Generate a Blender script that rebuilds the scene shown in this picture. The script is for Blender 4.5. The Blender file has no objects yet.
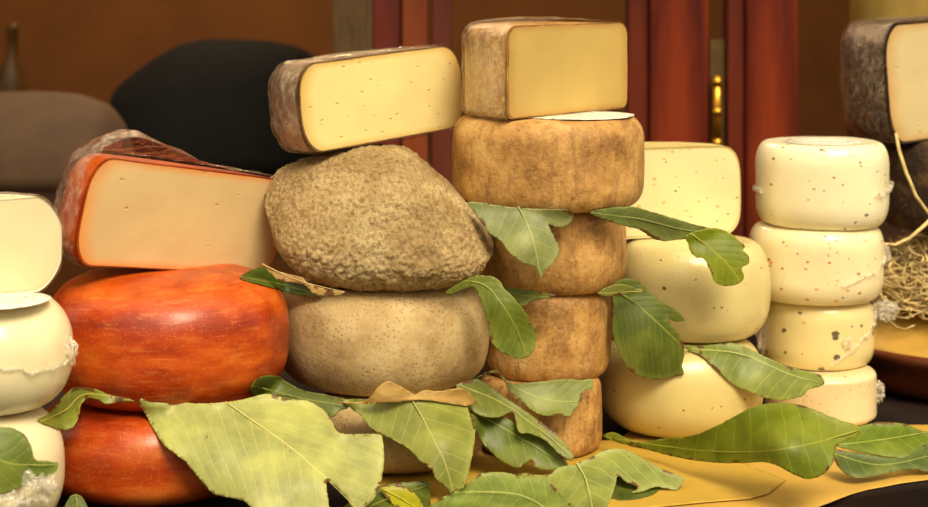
import bpy, bmesh, math, random
import numpy as np
from mathutils import Vector, Matrix, noise
from mathutils.bvhtree import BVHTree
from mathutils.geometry import delaunay_2d_cdt

PI = math.pi
SC = bpy.context.scene
COL = SC.collection
CAMD, FPX, HY, CZ = 1.8, 1800.0, -20.0, 0.49

def s(Y): return (CAMD + Y) / FPX
def P(px, py, Y):
    return Vector(((px - 464) * s(Y), Y, CZ - (py - HY) * s(Y)))
def zat(py, Y): return CZ - (py - HY) * s(Y)

# ------------------------------------------------------------------ materials
def lin(c):
    out = []
    for v in c[:3]:
        v /= 255.0
        out.append(v / 12.92 if v <= .04045 else ((v + .055) / 1.055) ** 2.4)
    return (*out, 1.0)

class NT:
    def __init__(self, name):
        self.m = bpy.data.materials.new(name); self.m.use_nodes = True
        self.t = self.m.node_tree; self.t.nodes.clear()
        self.out = self.n('ShaderNodeOutputMaterial')
        self.tc = self.n('ShaderNodeTexCoord')
    def n(self, ty, **kw):
        nd = self.t.nodes.new(ty)
        for k, v in kw.items():
            if k in nd.inputs.keys() if isinstance(k, str) and k[0].isupper() else False:
                nd.inputs[k].default_value = v
            else: setattr(nd, k, v)
        return nd
    def l(self, a, b): self.t.links.new(a, b)
    def map(self, scale=(1,1,1), rot=(0,0,0), loc=(0,0,0), src='Object'):
        mp = self.n('ShaderNodeMapping')
        mp.inputs['Scale'].default_value = scale; mp.inputs['Rotation'].default_value = rot; mp.inputs['Location'].default_value = loc
        self.l(self.tc.outputs[src], mp.inputs['Vector']); return mp.outputs[0]
    def noise(self, scale, detail=4, rough=.55, vec=None, dist=0):
        nd = self.n('ShaderNodeTexNoise'); nd.inputs['Scale'].default_value = scale
        nd.inputs['Detail'].default_value = detail; nd.inputs['Roughness'].default_value = rough
        nd.inputs['Distortion'].default_value = dist
        self.l(vec if vec is not None else self.tc.outputs['Object'], nd.inputs['Vector']); return nd.outputs['Fac']
    def voro(self, scale, vec=None, feature='F1', rnd=1):
        nd = self.n('ShaderNodeTexVoronoi'); nd.feature = feature; nd.inputs['Scale'].default_value = scale
        nd.inputs['Randomness'].default_value = rnd
        self.l(vec if vec is not None else self.tc.outputs['Object'], nd.inputs['Vector']); return nd
    def ramp(self, fac, stops, interp='LINEAR'):
        r = self.n('ShaderNodeValToRGB'); cr = r.color_ramp; cr.interpolation = interp
        while len(cr.elements) > 1: cr.elements.remove(cr.elements[-1])
        for i, (p, c) in enumerate(stops):
            e = cr.elements[0] if i == 0 else cr.elements.new(p)
            e.position = p
            e.color = c if len(c) == 4 and max(c) <= 1 and not isinstance(c[0], int) else lin(c)
        self.l(fac, r.inputs[0]); return r.outputs[0]
    def f(self, v):   # grey ramp stop
        return (float(v), float(v), float(v), 1.0)
    def math(self, op, a, b=None, clamp=False):
        nd = self.n('ShaderNodeMath'); nd.operation = op; nd.use_clamp = clamp
        for i, x in enumerate((a, b)):
            if x is None: continue
            if isinstance(x, (int, float)): nd.inputs[i].default_value = x
            else: self.l(x, nd.inputs[i])
        return nd.outputs[0]
    def mix(self, fac, a, b, mode='MIX'):
        nd = self.n('ShaderNodeMix'); nd.data_type = 'RGBA'; nd.blend_type = mode
        for sock, x in ((nd.inputs[0], fac), (nd.inputs[6], a), (nd.inputs[7], b)):
            if isinstance(x, (int, float)): sock.default_value = x
            elif isinstance(x, tuple): sock.default_value = x if (len(x) == 4 and max(x) <= 1) else lin(x)
            else: self.l(x, sock)
        return nd.outputs[2]
    def bump(self, h, strength=.5, dist=.001, prev=None):
        b = self.n('ShaderNodeBump'); b.inputs['Strength'].default_value = strength; b.inputs['Distance'].default_value = dist
        self.l(h, b.inputs['Height'])
        if prev is not None: self.l(prev, b.inputs['Normal'])
        return b.outputs[0]
    def bsdf(self, col, rough=.6, normal=None, spec=.5, sss=0, coat=0, coatr=.2, metal=0, sssr=(1,.8,.5), sheen=0):
        p = self.n('ShaderNodeBsdfPrincipled')
        if isinstance(col, tuple): p.inputs['Base Color'].default_value = col if max(col) <= 1 else lin(col)
        else: self.l(col, p.inputs['Base Color'])
        if isinstance(rough, (int, float)): p.inputs['Roughness'].default_value = rough
        else: self.l(rough, p.inputs['Roughness'])
        p.inputs['Specular IOR Level'].default_value = spec; p.inputs['Metallic'].default_value = metal
        if normal is not None: self.l(normal, p.inputs['Normal'])
        if sss:
            p.inputs['Subsurface Weight'].default_value = sss; p.inputs['Subsurface Radius'].default_value = sssr
            p.inputs['Subsurface Scale'].default_value = .006
        p.inputs['Coat Weight'].default_value = coat; p.inputs['Coat Roughness'].default_value = coatr
        return p.outputs[0]
    def done(self, sh): self.l(sh, self.out.inputs['Surface']); return self.m

def seedloc(sd): 
    r = random.Random(sd); return (r.uniform(-5, 5), r.uniform(-5, 5), r.uniform(-5, 5))

def m_pecorino_rind(name, seed, dark=0.0):
    t = NT(name); v = t.map(loc=seedloc(seed)); v2 = t.map(scale=(1, 1, .35), loc=seedloc(seed + 9))
    base = t.ramp(t.noise(22, 6, .65, v), [(.34, (128, 88, 42)), (.46, (172, 126, 66)), (.56, (196, 150, 86)), (.68, (218, 178, 114))])
    blot = t.ramp(t.noise(60, 5, .7, v2), [(.5, t.f(0)), (.6, t.f(1))])
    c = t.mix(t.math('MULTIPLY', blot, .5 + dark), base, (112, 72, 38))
    c = t.mix(t.math('MULTIPLY', t.ramp(t.noise(110, 6, .75, v), [(.54, t.f(0)), (.62, t.f(1))]), .4), c, (132, 90, 48))
    fine = t.ramp(t.noise(260, 3, .6, v), [(.35, t.f(0)), (.7, t.f(1))])
    c = t.mix(t.math('MULTIPLY', fine, .3), c, (226, 178, 108))
    nb = t.bump(t.noise(120, 6, .7, v), .5, .004)
    nb = t.bump(t.noise(500, 3, .6, v), .2, .0006, nb)
    return t.done(t.bsdf(c, .55, nb, .35))

def m_orange_rind(name, seed, shaded=0.0):
    t = NT(name); v = t.map(scale=(1, 1, 3), loc=seedloc(seed)); vi = t.map(loc=seedloc(seed + 3))
    n1 = t.noise(9, 5, .6, v)
    base = t.ramp(n1, [(.3, (128, 34, 6)), (.44, (166, 56, 10)), (.56, (196, 82, 18)), (.74, (226, 130, 50))])
    blot = t.ramp(t.noise(30, 4, .6, vi), [(.5, t.f(0)), (.72, t.f(1))])
    c = t.mix(t.math('MULTIPLY', blot, .45), base, (128, 30, 6))
    st = t.ramp(t.noise(40, 3, .6, t.map(scale=(1, 1, 9), loc=seedloc(seed + 5))), [(.55, t.f(0)), (.7, t.f(1))])
    c = t.mix(t.math('MULTIPLY', st, .22), c, (246, 156, 70))
    if shaded: c = t.mix(shaded, c, (132, 30, 8))  # shade on a lower wheel, mixed into the rind colour
    dots = t.ramp(t.voro(260, vi).outputs['Distance'], [(0, t.f(1)), (.3, t.f(0))])
    c = t.mix(t.math('MULTIPLY', dots, .22), c, (250, 176, 90))
    nb = t.bump(t.noise(70, 4, .6, vi), .25, .002)
    nb = t.bump(dots, .25, .0005, nb)
    return t.done(t.bsdf(c, .33, nb, .45, coat=.12, coatr=.3))

def m_grey_rind(name, seed, rough_lumps=False):
    t = NT(name); v = t.map(loc=seedloc(seed))
    base = t.ramp(t.noise(16, 5, .6, v), [(.3, (150, 122, 80)), (.5, (186, 158, 110)), (.7, (210, 188, 142))])
    if rough_lumps:
        g = t.noise(230, 5, .75, v)
        c = t.mix(t.math('MULTIPLY', t.ramp(g, [(.38, t.f(1)), (.52, t.f(0))]), .6), base, (96, 68, 38))
        c = t.mix(t.math('MULTIPLY', t.ramp(g, [(.55, t.f(0)), (.72, t.f(1))]), .5), c, (206, 178, 126))
        nb = t.bump(g, .7, .005); nb = t.bump(t.noise(60, 4, .6, v), .5, .004, nb)
    else:
        sp = t.voro(260, v)
        near = t.ramp(sp.outputs['Distance'], [(.2, t.f(1)), (.34, t.f(0))])
        keep = t.ramp(t.noise(30, 3, .6, v), [(.36, t.f(.2)), (.52, t.f(1))])
        c = t.mix(t.math('MULTIPLY', t.math('MULTIPLY', near, keep), .55), base, (92, 66, 36))
        lt = t.ramp(t.noise(120, 4, .6, v), [(.5, t.f(0)), (.72, t.f(1))])
        c = t.mix(t.math('MULTIPLY', lt, .35), c, (206, 186, 144))
        nb = t.bump(t.noise(160, 5, .7, v), .35, .002); nb = t.bump(t.noise(40, 4, .6, v), .3, .003, nb)
    return t.done(t.bsdf(c, .72, nb, .25))

def m_dark_rind(name, seed, hue=((44, 28, 16), (88, 62, 38), (138, 108, 72))):
    t = NT(name); v = t.map(loc=seedloc(seed))
    c = t.ramp(t.noise(38, 7, .7, v), [(.32, hue[0]), (.52, hue[1]), (.72, hue[2])])
    c = t.mix(t.ramp(t.noise(130, 4, .7, v), [(.6, t.f(0)), (.68, t.f(.6))]), c, hue[2])
    nb = t.bump(t.noise(150, 6, .7, v), .8, .004)
    return t.done(t.bsdf(c, .5, nb, .35))

def m_paste(name, col, edge=None, seed=0, holes=0, specks=None, sss=.25):
    t = NT(name); v = t.map(loc=seedloc(seed))
    dk = tuple(int(a * .95) for a in col)
    c = t.ramp(t.noise(14, 4, .5, v), [(.3, dk), (.7, col)])
    if edge is not None:
        at = t.n('ShaderNodeAttribute'); at.attribute_name = 'rim'
        e = t.math('MULTIPLY', at.outputs['Fac'], t.ramp(t.noise(30, 3, .6, v), [(.3, t.f(.6)), (.6, t.f(1))]))
        c = t.mix(e, c, edge)
    nb = t.bump(t.noise(120, 5, .6, v), .12, .001)
    nb = t.bump(t.noise(25, 3, .5, t.map(scale=(1, 1, 5))), .1, .002, nb)
    if holes:
        vo = t.voro(85, t.map(scale=(1, 1, 1.8), loc=seedloc(seed + 2)))
        rr = t.n('ShaderNodeSeparateColor'); t.l(vo.outputs['Color'], rr.inputs[0])
        keep = t.ramp(rr.outputs[0], [(.0, t.f(1)), (holes, t.f(0))], 'CONSTANT')
        h = t.math('MULTIPLY', t.ramp(vo.outputs['Distance'], [(.12, t.f(1)), (.24, t.f(0))]), keep)
        c = t.mix(t.math('MULTIPLY', h, .55), c, tuple(int(a * .8) for a in col[:2]) + (int(col[2] * .55),))
        nb = t.bump(t.math('SUBTRACT', 1, h), .6, .001, nb)
    if specks: c = add_specks(t, c, v, specks)
    return t.done(t.bsdf(c, .45, nb, .4, sss=sss))

def add_specks(t, c, v, specks):
    for (scale, keepf, size, col, sd) in specks:
        vv = t.map(loc=seedloc(sd), scale=(1, 1, 1.4))
        dn = t.n('ShaderNodeTexNoise'); dn.inputs['Scale'].default_value = 200; t.l(vv, dn.inputs['Vector'])
        mx = t.n('ShaderNodeMix'); mx.data_type = 'VECTOR'; mx.inputs[0].default_value = .004
        va = t.n('ShaderNodeVectorMath'); va.operation = 'SCALE'; va.inputs['Scale'].default_value = .004; t.l(dn.outputs['Color'], va.inputs[0])
        vb = t.n('ShaderNodeVectorMath'); vb.operation = 'ADD'; t.l(vv, vb.inputs[0]); t.l(va.outputs[0], vb.inputs[1])
        vo = t.voro(scale, vb.outputs[0])
        rr = t.n('ShaderNodeSeparateColor'); t.l(vo.outputs['Color'], rr.inputs[0])
        keep = t.ramp(rr.outputs[0], [(0, t.f(1)), (keepf, t.f(0))], 'CONSTANT')
        szv = t.math('MULTIPLY', t.math('ADD', rr.outputs[1], .35), size)
        near = t.math('MULTIPLY', t.math('MULTIPLY', t.math('SUBTRACT', szv, vo.outputs['Distance']), 18, True), keep)
        c = t.mix(t.math('MULTIPLY', near, .85), c, col)
    return c

def m_soft(name, col, seed=0, rough=.4, specks=(), mott=.93, coat=.0, dots=False, sss=.3):
    t = NT(name); v = t.map(loc=seedloc(seed))
    c = t.ramp(t.noise(12, 4, .55, v), [(.3, tuple(int(a * mott) for a in col)), (.7, col)])
    c = add_specks(t, c, v, specks)
    nb = t.bump(t.noise(40, 3, .5, v), .15, .002)
    if dots: nb = t.bump(t.ramp(t.voro(190, v).outputs['Distance'], [(0, t.f(1)), (.35, t.f(0))]), .3, .0008, nb)
    return t.done(t.bsdf(c, rough, nb, .5, sss=sss, coat=coat, coatr=.15))

def m_film(name, haze=.12, tint=(255, 240, 215)):
    t = NT(name); v = t.map()
    n1 = t.noise(45, 5, .6, v, dist=1.2)
    ridge = t.math('ABSOLUTE', t.math('SUBTRACT', n1, .5))
    rr = t.ramp(ridge, [(0, t.f(1)), (.035, t.f(0))])
    nb = t.bump(t.noise(70, 5, .65, v, dist=2), .8, .003)
    tr = t.n('ShaderNodeBsdfTransparent'); tr.inputs[0].default_value = (.97, .96, .94, 1)
    gl = t.n('ShaderNodeBsdfGlossy'); gl.inputs['Roughness'].default_value = .12; gl.inputs[0].default_value = lin((255, 250, 240)); t.l(nb, gl.inputs['Normal'])
    df = t.n('ShaderNodeBsdfDiffuse'); df.inputs[0].default_value = lin(tint)
    fr = t.n('ShaderNodeFresnel'); fr.inputs[0].default_value = 1.4
    m1 = t.n('ShaderNodeMixShader'); t.l(t.math('ADD', t.math('MULTIPLY', rr, .2), haze, True), m1.inputs[0]); t.l(tr.outputs[0], m1.inputs[1]); t.l(df.outputs[0], m1.inputs[2])
    m2 = t.n('ShaderNodeMixShader'); t.l(t.math('MINIMUM', t.math('ADD', t.math('MULTIPLY', fr.outputs[0], .5), t.math('MULTIPLY', rr, .12)), .22), m2.inputs[0]); t.l(m1.outputs[0], m2.inputs[1]); t.l(gl.outputs[0], m2.inputs[2])
    return t.done(m2.outputs[0])

_leafm = {}
def m_leaf(base, vein, spacing, back=.25, ang=1.0, blotch=(150, 130, 50), gloss=.42, ang2=None):
    ang2 = ang if ang2 is None else ang2
    key = (base, vein, spacing, back, ang, blotch, ang2)
    if key in _leafm: return _leafm[key]
    t = NT('leaf_green'); uv = t.n('ShaderNodeUVMap'); sp = t.n('ShaderNodeSeparateXYZ'); t.l(uv.outputs[0], sp.inputs[0])
    wob = t.noise(35, 2, .5)
    u, vv = sp.outputs[0], t.math('ABSOLUTE', sp.outputs[1])
    rib = t.math('SUBTRACT', 1, t.math('MULTIPLY', t.math('SUBTRACT', vv, .0003), 1 / .0007, True))
    pos = t.math('GREATER_THAN', sp.outputs[1], 0.0)
    aa = t.math('ADD', t.math('MULTIPLY', pos, ang - ang2), ang2)
    bend = t.math('ADD', t.math('MULTIPLY', vv, aa), t.math('MULTIPLY', t.math('MULTIPLY', vv, vv), 5))
    ph = t.math('DIVIDE', t.math('ADD', t.math('SUBTRACT', u, bend), t.math('MULTIPLY', wob, .006)), spacing)
    fr = t.math('ABSOLUTE', t.math('SUBTRACT', t.math('FRACT', ph), .5))
    side = t.ramp(fr, [(.0, t.f(1)), (.02, t.f(.8)), (.045, t.f(0))])
    soft = t.ramp(fr, [(.0, t.f(1)), (.5, t.f(0))])
    net = t.ramp(t.voro(230, feature='DISTANCE_TO_EDGE').outputs['Distance'], [(0, t.f(1)), (.08, t.f(0))])
    veins = t.math('MAXIMUM', rib, t.math('MULTIPLY', side, .6))
    dk = tuple(int(a * .8) for a in base); lt = tuple(min(255, int(a * 1.1)) for a in base)
    c = t.ramp(t.noise(28, 4, .6), [(.3, dk), (.7, lt)])
    c = t.mix(t.math('MULTIPLY', t.ramp(t.noise(60, 4, .7), [(.66, t.f(0)), (.74, t.f(1))]), .5), c, blotch)
    c = t.mix(t.math('MULTIPLY', net, .12), c, vein)
    c = t.mix(t.math('MULTIPLY', veins, .75), c, vein)
    brown = t.ramp(t.noise(95, 3, .6), [(.735, t.f(0)), (.76, t.f(1))])
    ea = t.n('ShaderNodeAttribute'); ea.attribute_name = 'edge'
    eb = t.math('MULTIPLY', ea.outputs['Fac'], t.ramp(t.noise(45, 4, .65), [(.52, t.f(0)), (.6, t.f(1))]))
    eb = t.ramp(eb, [(.35, t.f(0)), (.5, t.f(1))])
    c = t.mix(t.math('MULTIPLY', ea.outputs['Fac'], .25), c, vein)
    c = t.mix(t.math('MULTIPLY', t.ramp(t.noise(16, 3, .6), [(.5, t.f(0)), (.68, t.f(1))]), .2), c, (186, 176, 84))
    c = t.mix(t.math('MAXIMUM', brown, t.math('MULTIPLY', eb, .9)), c, (104, 62, 30))
    h = t.math('SUBTRACT', t.math('MULTIPLY', soft, -.5), t.math('MULTIPLY', veins, .5))
    nb = t.bump(h, .3, .0008); nb = t.bump(t.noise(200, 3, .6), .15, .0006, nb)
    pr = t.bsdf(c, gloss, nb, .4)
    tl = t.n('ShaderNodeBsdfTranslucent'); t.l(t.mix(.5, c, (190, 200, 30)), tl.inputs[0]); t.l(nb, tl.inputs['Normal'])
    ms = t.n('ShaderNodeMixShader'); ms.inputs[0].default_value = back; t.l(pr, ms.inputs[1]); t.l(tl.outputs[0], ms.inputs[2])
    _leafm[key] = t.done(ms.outputs[0]); return _leafm[key]

def m_plain(name, col, rough=.6, nscale=30, amt=.85, metal=0, spec=.4, bump=.1, stretch=(1,1,1), coat=0):
    t = NT(name); v = t.map(scale=stretch)
    c = t.ramp(t.noise(nscale, 5, .6, v), [(.3, tuple(int(a * amt) for a in col)), (.7, col)])
    nb = t.bump(t.noise(nscale * 4, 4, .6, v), bump, .002)
    return t.done(t.bsdf(c, rough, nb, spec, metal=metal, coat=coat))

def m_wood(name, c0, c1, rough=.4, sc=6, axis='X', coat=.15):
    t = NT(name); v = t.map(scale=(1, 1, .12) if axis == 'Z' else (.12, 1, 1))
    g = t.noise(sc * 6, 6, .65, v, dist=1.5)
    w = t.n('ShaderNodeTexWave'); w.wave_type = 'RINGS'; w.rings_direction = 'Y'
    w.inputs['Scale'].default_value = sc; w.inputs['Distortion'].default_value = 5; w.inputs['Detail'].default_value = 3; w.inputs['Detail Scale'].default_value = 1.5
    t.l(v, w.inputs['Vector'])
    f = t.math('ADD', t.math('MULTIPLY', w.outputs['Fac'], .45), t.math('MULTIPLY', g, .55))
    c = t.ramp(f, [(.2, c0), (.75, c1)])
    return t.done(t.bsdf(c, rough, t.bump(f, .12, .001), .2, coat=coat))

# ------------------------------------------------------------------ object helpers
def mk(name, verts, faces, mat, parent=None, smooth=True, loc=(0, 0, 0), rot=(0, 0, 0)):
    me = bpy.data.meshes.new(name); me.from_pydata([tuple(v) for v in verts], [], faces)
    if mat: me.materials.append(mat)
    if smooth: me.polygons.foreach_set('use_smooth', [True] * len(me.polygons))
    me.update()
    o = bpy.data.objects.new(name, me); COL.objects.link(o); o.parent = parent
    o.location = loc; o.rotation_euler = rot; return o
def empty(name, loc, rot=(0, 0, 0)):
    o = bpy.data.objects.new(name, None); COL.objects.link(o); o.location = loc; o.rotation_euler = rot
    o.empty_display_size = .03; return o
def tag(o, label, cat, group=None, kind=None):
    o['label'] = label; o['category'] = cat
    if group: o['group'] = group
    if kind: o['kind'] = kind
    return o
def structure(o, label=None):
    o['kind'] = 'structure'
    if label: o['label'] = label
    return o
def box(name, x0, x1, y0, y1, z0, z1, mat, parent=None, bevel=0, rot=0):
    c = Vector(((x0 + x1) / 2, (y0 + y1) / 2, (z0 + z1) / 2))
    bm = bmesh.new(); bmesh.ops.create_cube(bm, size=1)
    bmesh.ops.scale(bm, vec=(x1 - x0, y1 - y0, z1 - z0), verts=bm.verts)
    if bevel: bmesh.ops.bevel(bm, geom=bm.edges[:], offset=bevel, segments=3, affect='EDGES', profile=.5)
    me = bpy.data.meshes.new(name); bm.to_mesh(me); bm.free(); me.materials.append(mat)
    o = bpy.data.objects.new(name, me); COL.objects.link(o); o.location = c; o.parent = parent
    o.rotation_euler.z = rot
    return o

def profile(R, H, a, b, n=2.3, bulge=0.0, k=14, a2=None, b2=None, dish=0.0):
    """bottom axis -> top axis, bottom corner radii (a,b), top (a2,b2)"""
    a2 = a if a2 is None else a2; b2 = b if b2 is None else b2
    b, b2 = min(b, H * .492), min(b2, H * .492)
    pts = [(R - a) * i / 6 for i in range(6)]
    pr = [(r, 0.0) for r in pts]
    for i in range(k + 1):
        t = i / k * PI / 2
        pr.append((R - a + a * abs(math.sin(t)) ** (2 / n), b - b * abs(math.cos(t)) ** (2 / n)))
    m = max(1, int((H - b - b2) / H * 14))
    for i in range(1, m + 1):
        pr.append((R, b + (H - b - b2) * i / (m + 1)))
    for i in range(k + 1):
        t = PI / 2 * (1 - i / k)
        pr.append((R - a2 + a2 * abs(math.sin(t)) ** (2 / n), H - b2 + b2 * abs(math.cos(t)) ** (2 / n)))
    for i in range(5, -1, -1):
        r = (R - a2) * i / 6
        pr.append((r, H - dish * (1 - (r / max(1e-6, R - a2)) ** 2)))
    if bulge:
        pr = [(r + bulge * math.sin(PI * z / H) * (r / R), z) for r, z in pr]
    out = [pr[0]]
    for q in pr[1:]:
        if math.hypot(q[0] - out[-1][0], q[1] - out[-1][1]) > 2e-4: out.append(q)
    if out[-1][0] > 1e-5: out[-1] = pr[-1]
    return out

def wobble(co, amp, freq, seed, R):
    o = Vector(seedloc(seed)); d = Vector((co.x, co.y, (co.z) * .6))
    if d.length < 1e-6: return co
    w = noise.noise(co * freq + o) * amp + noise.noise(co * freq * 3 + o) * amp * .35
    return co + d.normalized() * w * min(1, math.hypot(co.x, co.y) / (R * .5))

def wheel(name, mat, cx, Yc, z0, H, Rpx, a=.3, b=.5, n=2.3, bulge=0, amp=.0015, freq=14, seed=1, tilt=(0, 0), seg=112, a2=None, b2=None, dish=0, parent=None, deform=None, base=None):
    R = Rpx * s(Yc)
    pr = profile(R, H, a * R, b * H, n, bulge, a2=None if a2 is None else a2 * R, b2=None if b2 is None else b2 * H, dish=dish)
    vs, fs = [Vector((0, 0, pr[0][1]))], []
    inner = pr[1:-1]
    for (r, z) in inner:
        for j in range(seg):
            t = 2 * PI * j / seg; vs.append(Vector((r * math.cos(t), r * math.sin(t), z)))
    vs.append(Vector((0, 0, pr[-1][1])))
    M = len(inner)
    for j in range(seg): fs.append((0, 1 + (j + 1) % seg, 1 + j))
    for i in range(M - 1):
        for j in range(seg):
            q = 1 + i * seg; fs.append((q + j, q + (j + 1) % seg, q + seg + (j + 1) % seg, q + seg + j))
    q = 1 + (M - 1) * seg; top = len(vs) - 1
    for j in range(seg): fs.append((q + j, q + (j + 1) % seg, top))
    vs = [wobble(v, amp, freq, seed, R) for v in vs]
    if deform: vs = [deform(v, R, H) for v in vs]
    loc = ((cx - 464) * s(Yc), Yc, z0)
    if parent: loc = (0, 0, 0)
    o = mk(name, vs, fs, mat, parent, loc=loc, rot=(math.radians(tilt[0]), math.radians(tilt[1]), 0))
    return o

def half_solid(pr, seg, y0=0.0):
    """half revolve (y>=0) vertices / faces"""
    vs, fs = [], []
    M = len(pr)
    for (r, z) in pr:
        for j in range(seg + 1):
            t = PI * j / seg; vs.append(Vector((r * math.cos(t), y0 + r * math.sin(t), z)))
    for i in range(M - 1):
        for j in range(seg):
            q = i * (seg + 1); fs.append((q + j, q + j + 1, q + seg + 2 + j, q + seg + 1 + j)[::-1])
    return vs, fs

def cut_wheel(label, cat, rind_mat, paste_mat, pxl, pxr, Yc, z0, H, theta, a=.3, b=.4, n=2.3, roll=0, rindt=.0025, seed=1, amp=.0015, deform=None, film=None, filmk=None, rind_label=None, name='cut_cheese', a2=None, b2=None, extra=0.0):
    th = math.radians(theta); R = .1
    for _ in range(20):
        Xl = (pxl - 464) * s(Yc - R * math.sin(th)); Xr = (pxr - 464) * s(Yc + R * math.sin(th))
        R = (Xr - Xl) / (2 * math.cos(th))
    Xc = (Xl + Xr) / 2
    root = empty(name, (Xc, Yc, z0), (0, math.radians(roll), 0)); root.rotation_mode = 'XYZ'
    root.matrix_local = Matrix.Translation((Xc, Yc, z0)) @ Matrix.Rotation(math.radians(roll), 4, 'Y') @ Matrix.Rotation(th, 4, 'Z')
    tag(root, label, cat)
    A2 = None if a2 is None else a2 * R; B2 = None if b2 is None else b2 * H
    po = profile(R, H, a * R, b * H, n, a2=A2, b2=B2)
    pi_ = [(r * (1 - rindt / R), rindt + (z / H) * (H - 2 * rindt)) for r, z in po]
    def D(v):
        v = wobble(v, amp, 15, seed, R)
        if deform: v = deform(v, R, H)
        return v
    seg = 72
    vs, fs = half_solid(po, seg)
    M = len(po); base = len(vs)
    for (r, z) in pi_: vs.append(Vector((r, -.0004, z)))
    for (r, z) in pi_: vs.append(Vector((-r, -.0004, z)))
    for i in range(M - 1):
        q = i * (seg + 1); fs.append((q, base + i, base + i + 1, q + seg + 1)[::-1])
        q2 = q + seg; fs.append((q2, q2 + seg + 1, base + M + i + 1, base + M + i)[::-1])
    mk('rind', [D(v) for v in vs], fs, rind_mat, root)
    # paste: solid half with a gridded face
    vs, fs = half_solid(pi_, 36, .0006)
    loop = [Vector((r, -.0008, z)) for r, z in pi_] + [Vector((-r, -.0008, z)) for r, z in reversed(pi_[1:-1])]
    L = len(loop); K = 14; base = len(vs); rim = [0.0] * base; c = Vector((0, -.0008, H / 2))
    for k in range(K):
        f = 1 - (k / K) ** 1.5
        for v in loop:
            w = c + (v - c) * f
            w.y -= .0006 * noise.noise(w * 40 + Vector(seedloc(seed)))
            vs.append(w); rim.append(max(0, 1 - (1 - f) / .14))
    vs.append(c); rim.append(0)
    for k in range(K - 1):
        for j in range(L):
            q = base + k * L; fs.append((q + j, q + (j + 1) % L, q + L + (j + 1) % L, q + L + j))
    q = base + (K - 1) * L
    for j in range(L): fs.append((q + j, q + (j + 1) % L, len(vs) - 1))
    o = mk('cheese_paste', [D(v) for v in vs], fs, paste_mat, root)
    at = o.data.attributes.new('rim', 'FLOAT', 'POINT'); at.data.foreach_set('value', rim)
    o['label'] = 'pale cut face of the cheese'
    if film:
        g = (filmk or {}); off = g.get('off', .002); cr = g.get('crumple', .003)
        pf = [(r + off * (1 if r > 0 else 0), z + off * (2 * z / H - 1)) for r, z in po]
        vs, fs = half_solid(pf, 110, g.get('y0', .001))
        out = []
        for v in vs:
            w = D(v)
            nn = abs(noise.noise(w * 55 + Vector((3, seed, 1)))) + .5 * abs(noise.noise(w * 130))
            d = Vector((w.x, w.y, (w.z - H / 2))).normalized()
            w = w + d * (cr * nn)
            if 'lump' in g:
                for (lx, ly, lr, lz) in g['lump']:
                    if v.z > H * .8: w.z += lz * math.exp(-(((v.x / R - lx) ** 2 + (v.y / R - ly) ** 2) / lr ** 2))
            out.append(w)
        fo = mk('plastic_wrap', out, fs, film, root); fo['label'] = 'clear crinkled plastic film over the rind'
    return root, R

def tube(pts, rads, k=8):
    vs, fs = [], []
    n = len(pts)
    for i, p in enumerate(pts):
        d = (pts[min(i + 1, n - 1)] - pts[max(i - 1, 0)]).normalized()
        up = Vector((0, 0, 1)) if abs(d.z) < .9 else Vector((1, 0, 0))
        a = d.cross(up).normalized(); b = a.cross(d)
        for j in range(k):
            t = 2 * PI * j / k; vs.append(p + (a * math.cos(t) + b * math.sin(t)) * rads[i])
    for i in range(n - 1):
        for j in range(k): fs.append((i * k + j, i * k + (j + 1) % k, (i + 1) * k + (j + 1) % k, (i + 1) * k + j))
    fs.append(tuple(range(k))[::-1]); fs.append(tuple(range((n - 1) * k, n * k)))
    return vs, fs

def crumple(name, parent, c, size, mat, seed, label=None):
    bm = bmesh.new(); bmesh.ops.create_icosphere(bm, subdivisions=4, radius=1)
    vs = []
    for v in bm.verts:
        p = v.co.copy(); o = Vector(seedloc(seed))
        r = .6 + 1.0 * abs(noise.noise(p * 1.7 + o)) + .22 * abs(noise.noise(p * 4 + o))
        vs.append(Vector((p.x * size[0] * r, p.y * size[1] * r, p.z * size[2] * r)) + Vector(c))
    fs = [tuple(q.index for q in f.verts) for f in bm.faces]; bm.free()
    o = mk(name, vs, fs, mat, parent)
    if label: o['label'] = label
    return o

def seam(parent, R, zf, a0, a1, mat, seed, rad=.0011, off=.0006):
    pts, rr = [], []
    N = 70; rad *= 1.35
    for i in range(N + 1):
        t = math.radians(a0 + (a1 - a0) * i / N)
        w = noise.noise(Vector((i * .13, seed, 0))); w2 = noise.noise(Vector((i * .5, seed, 5)))
        z = zf(t) + w * .005 + w2 * .0015
        pts.append(Vector(((R + off) * math.cos(t), (R + off) * math.sin(t), z)))
        rr.append(rad * (.6 + 1.2 * abs(noise.noise(Vector((i * .35, seed, 9)))) * 1.6))
    vs, fs = tube(pts, rr, 7)
    o = mk('film_seam', vs, fs, mat, parent); o['label'] = 'whitish ridge of gathered plastic film'; return o

# ------------------------------------------------------------------ materials in use
film = m_film('plastic_film', .02)
film_hazy = m_film('plastic_film_hazy', .10)
film_white = m_film('plastic_film_bunched', .18, (250, 244, 228))
WHITE = (246, 234, 200)

# ------------------------------------------------------------------ cheeses
SOLIDS = []
def _u(): pass
def front(Yc, Rpx, k=.85): return Yc - k * Rpx * s(Yc)

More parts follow.
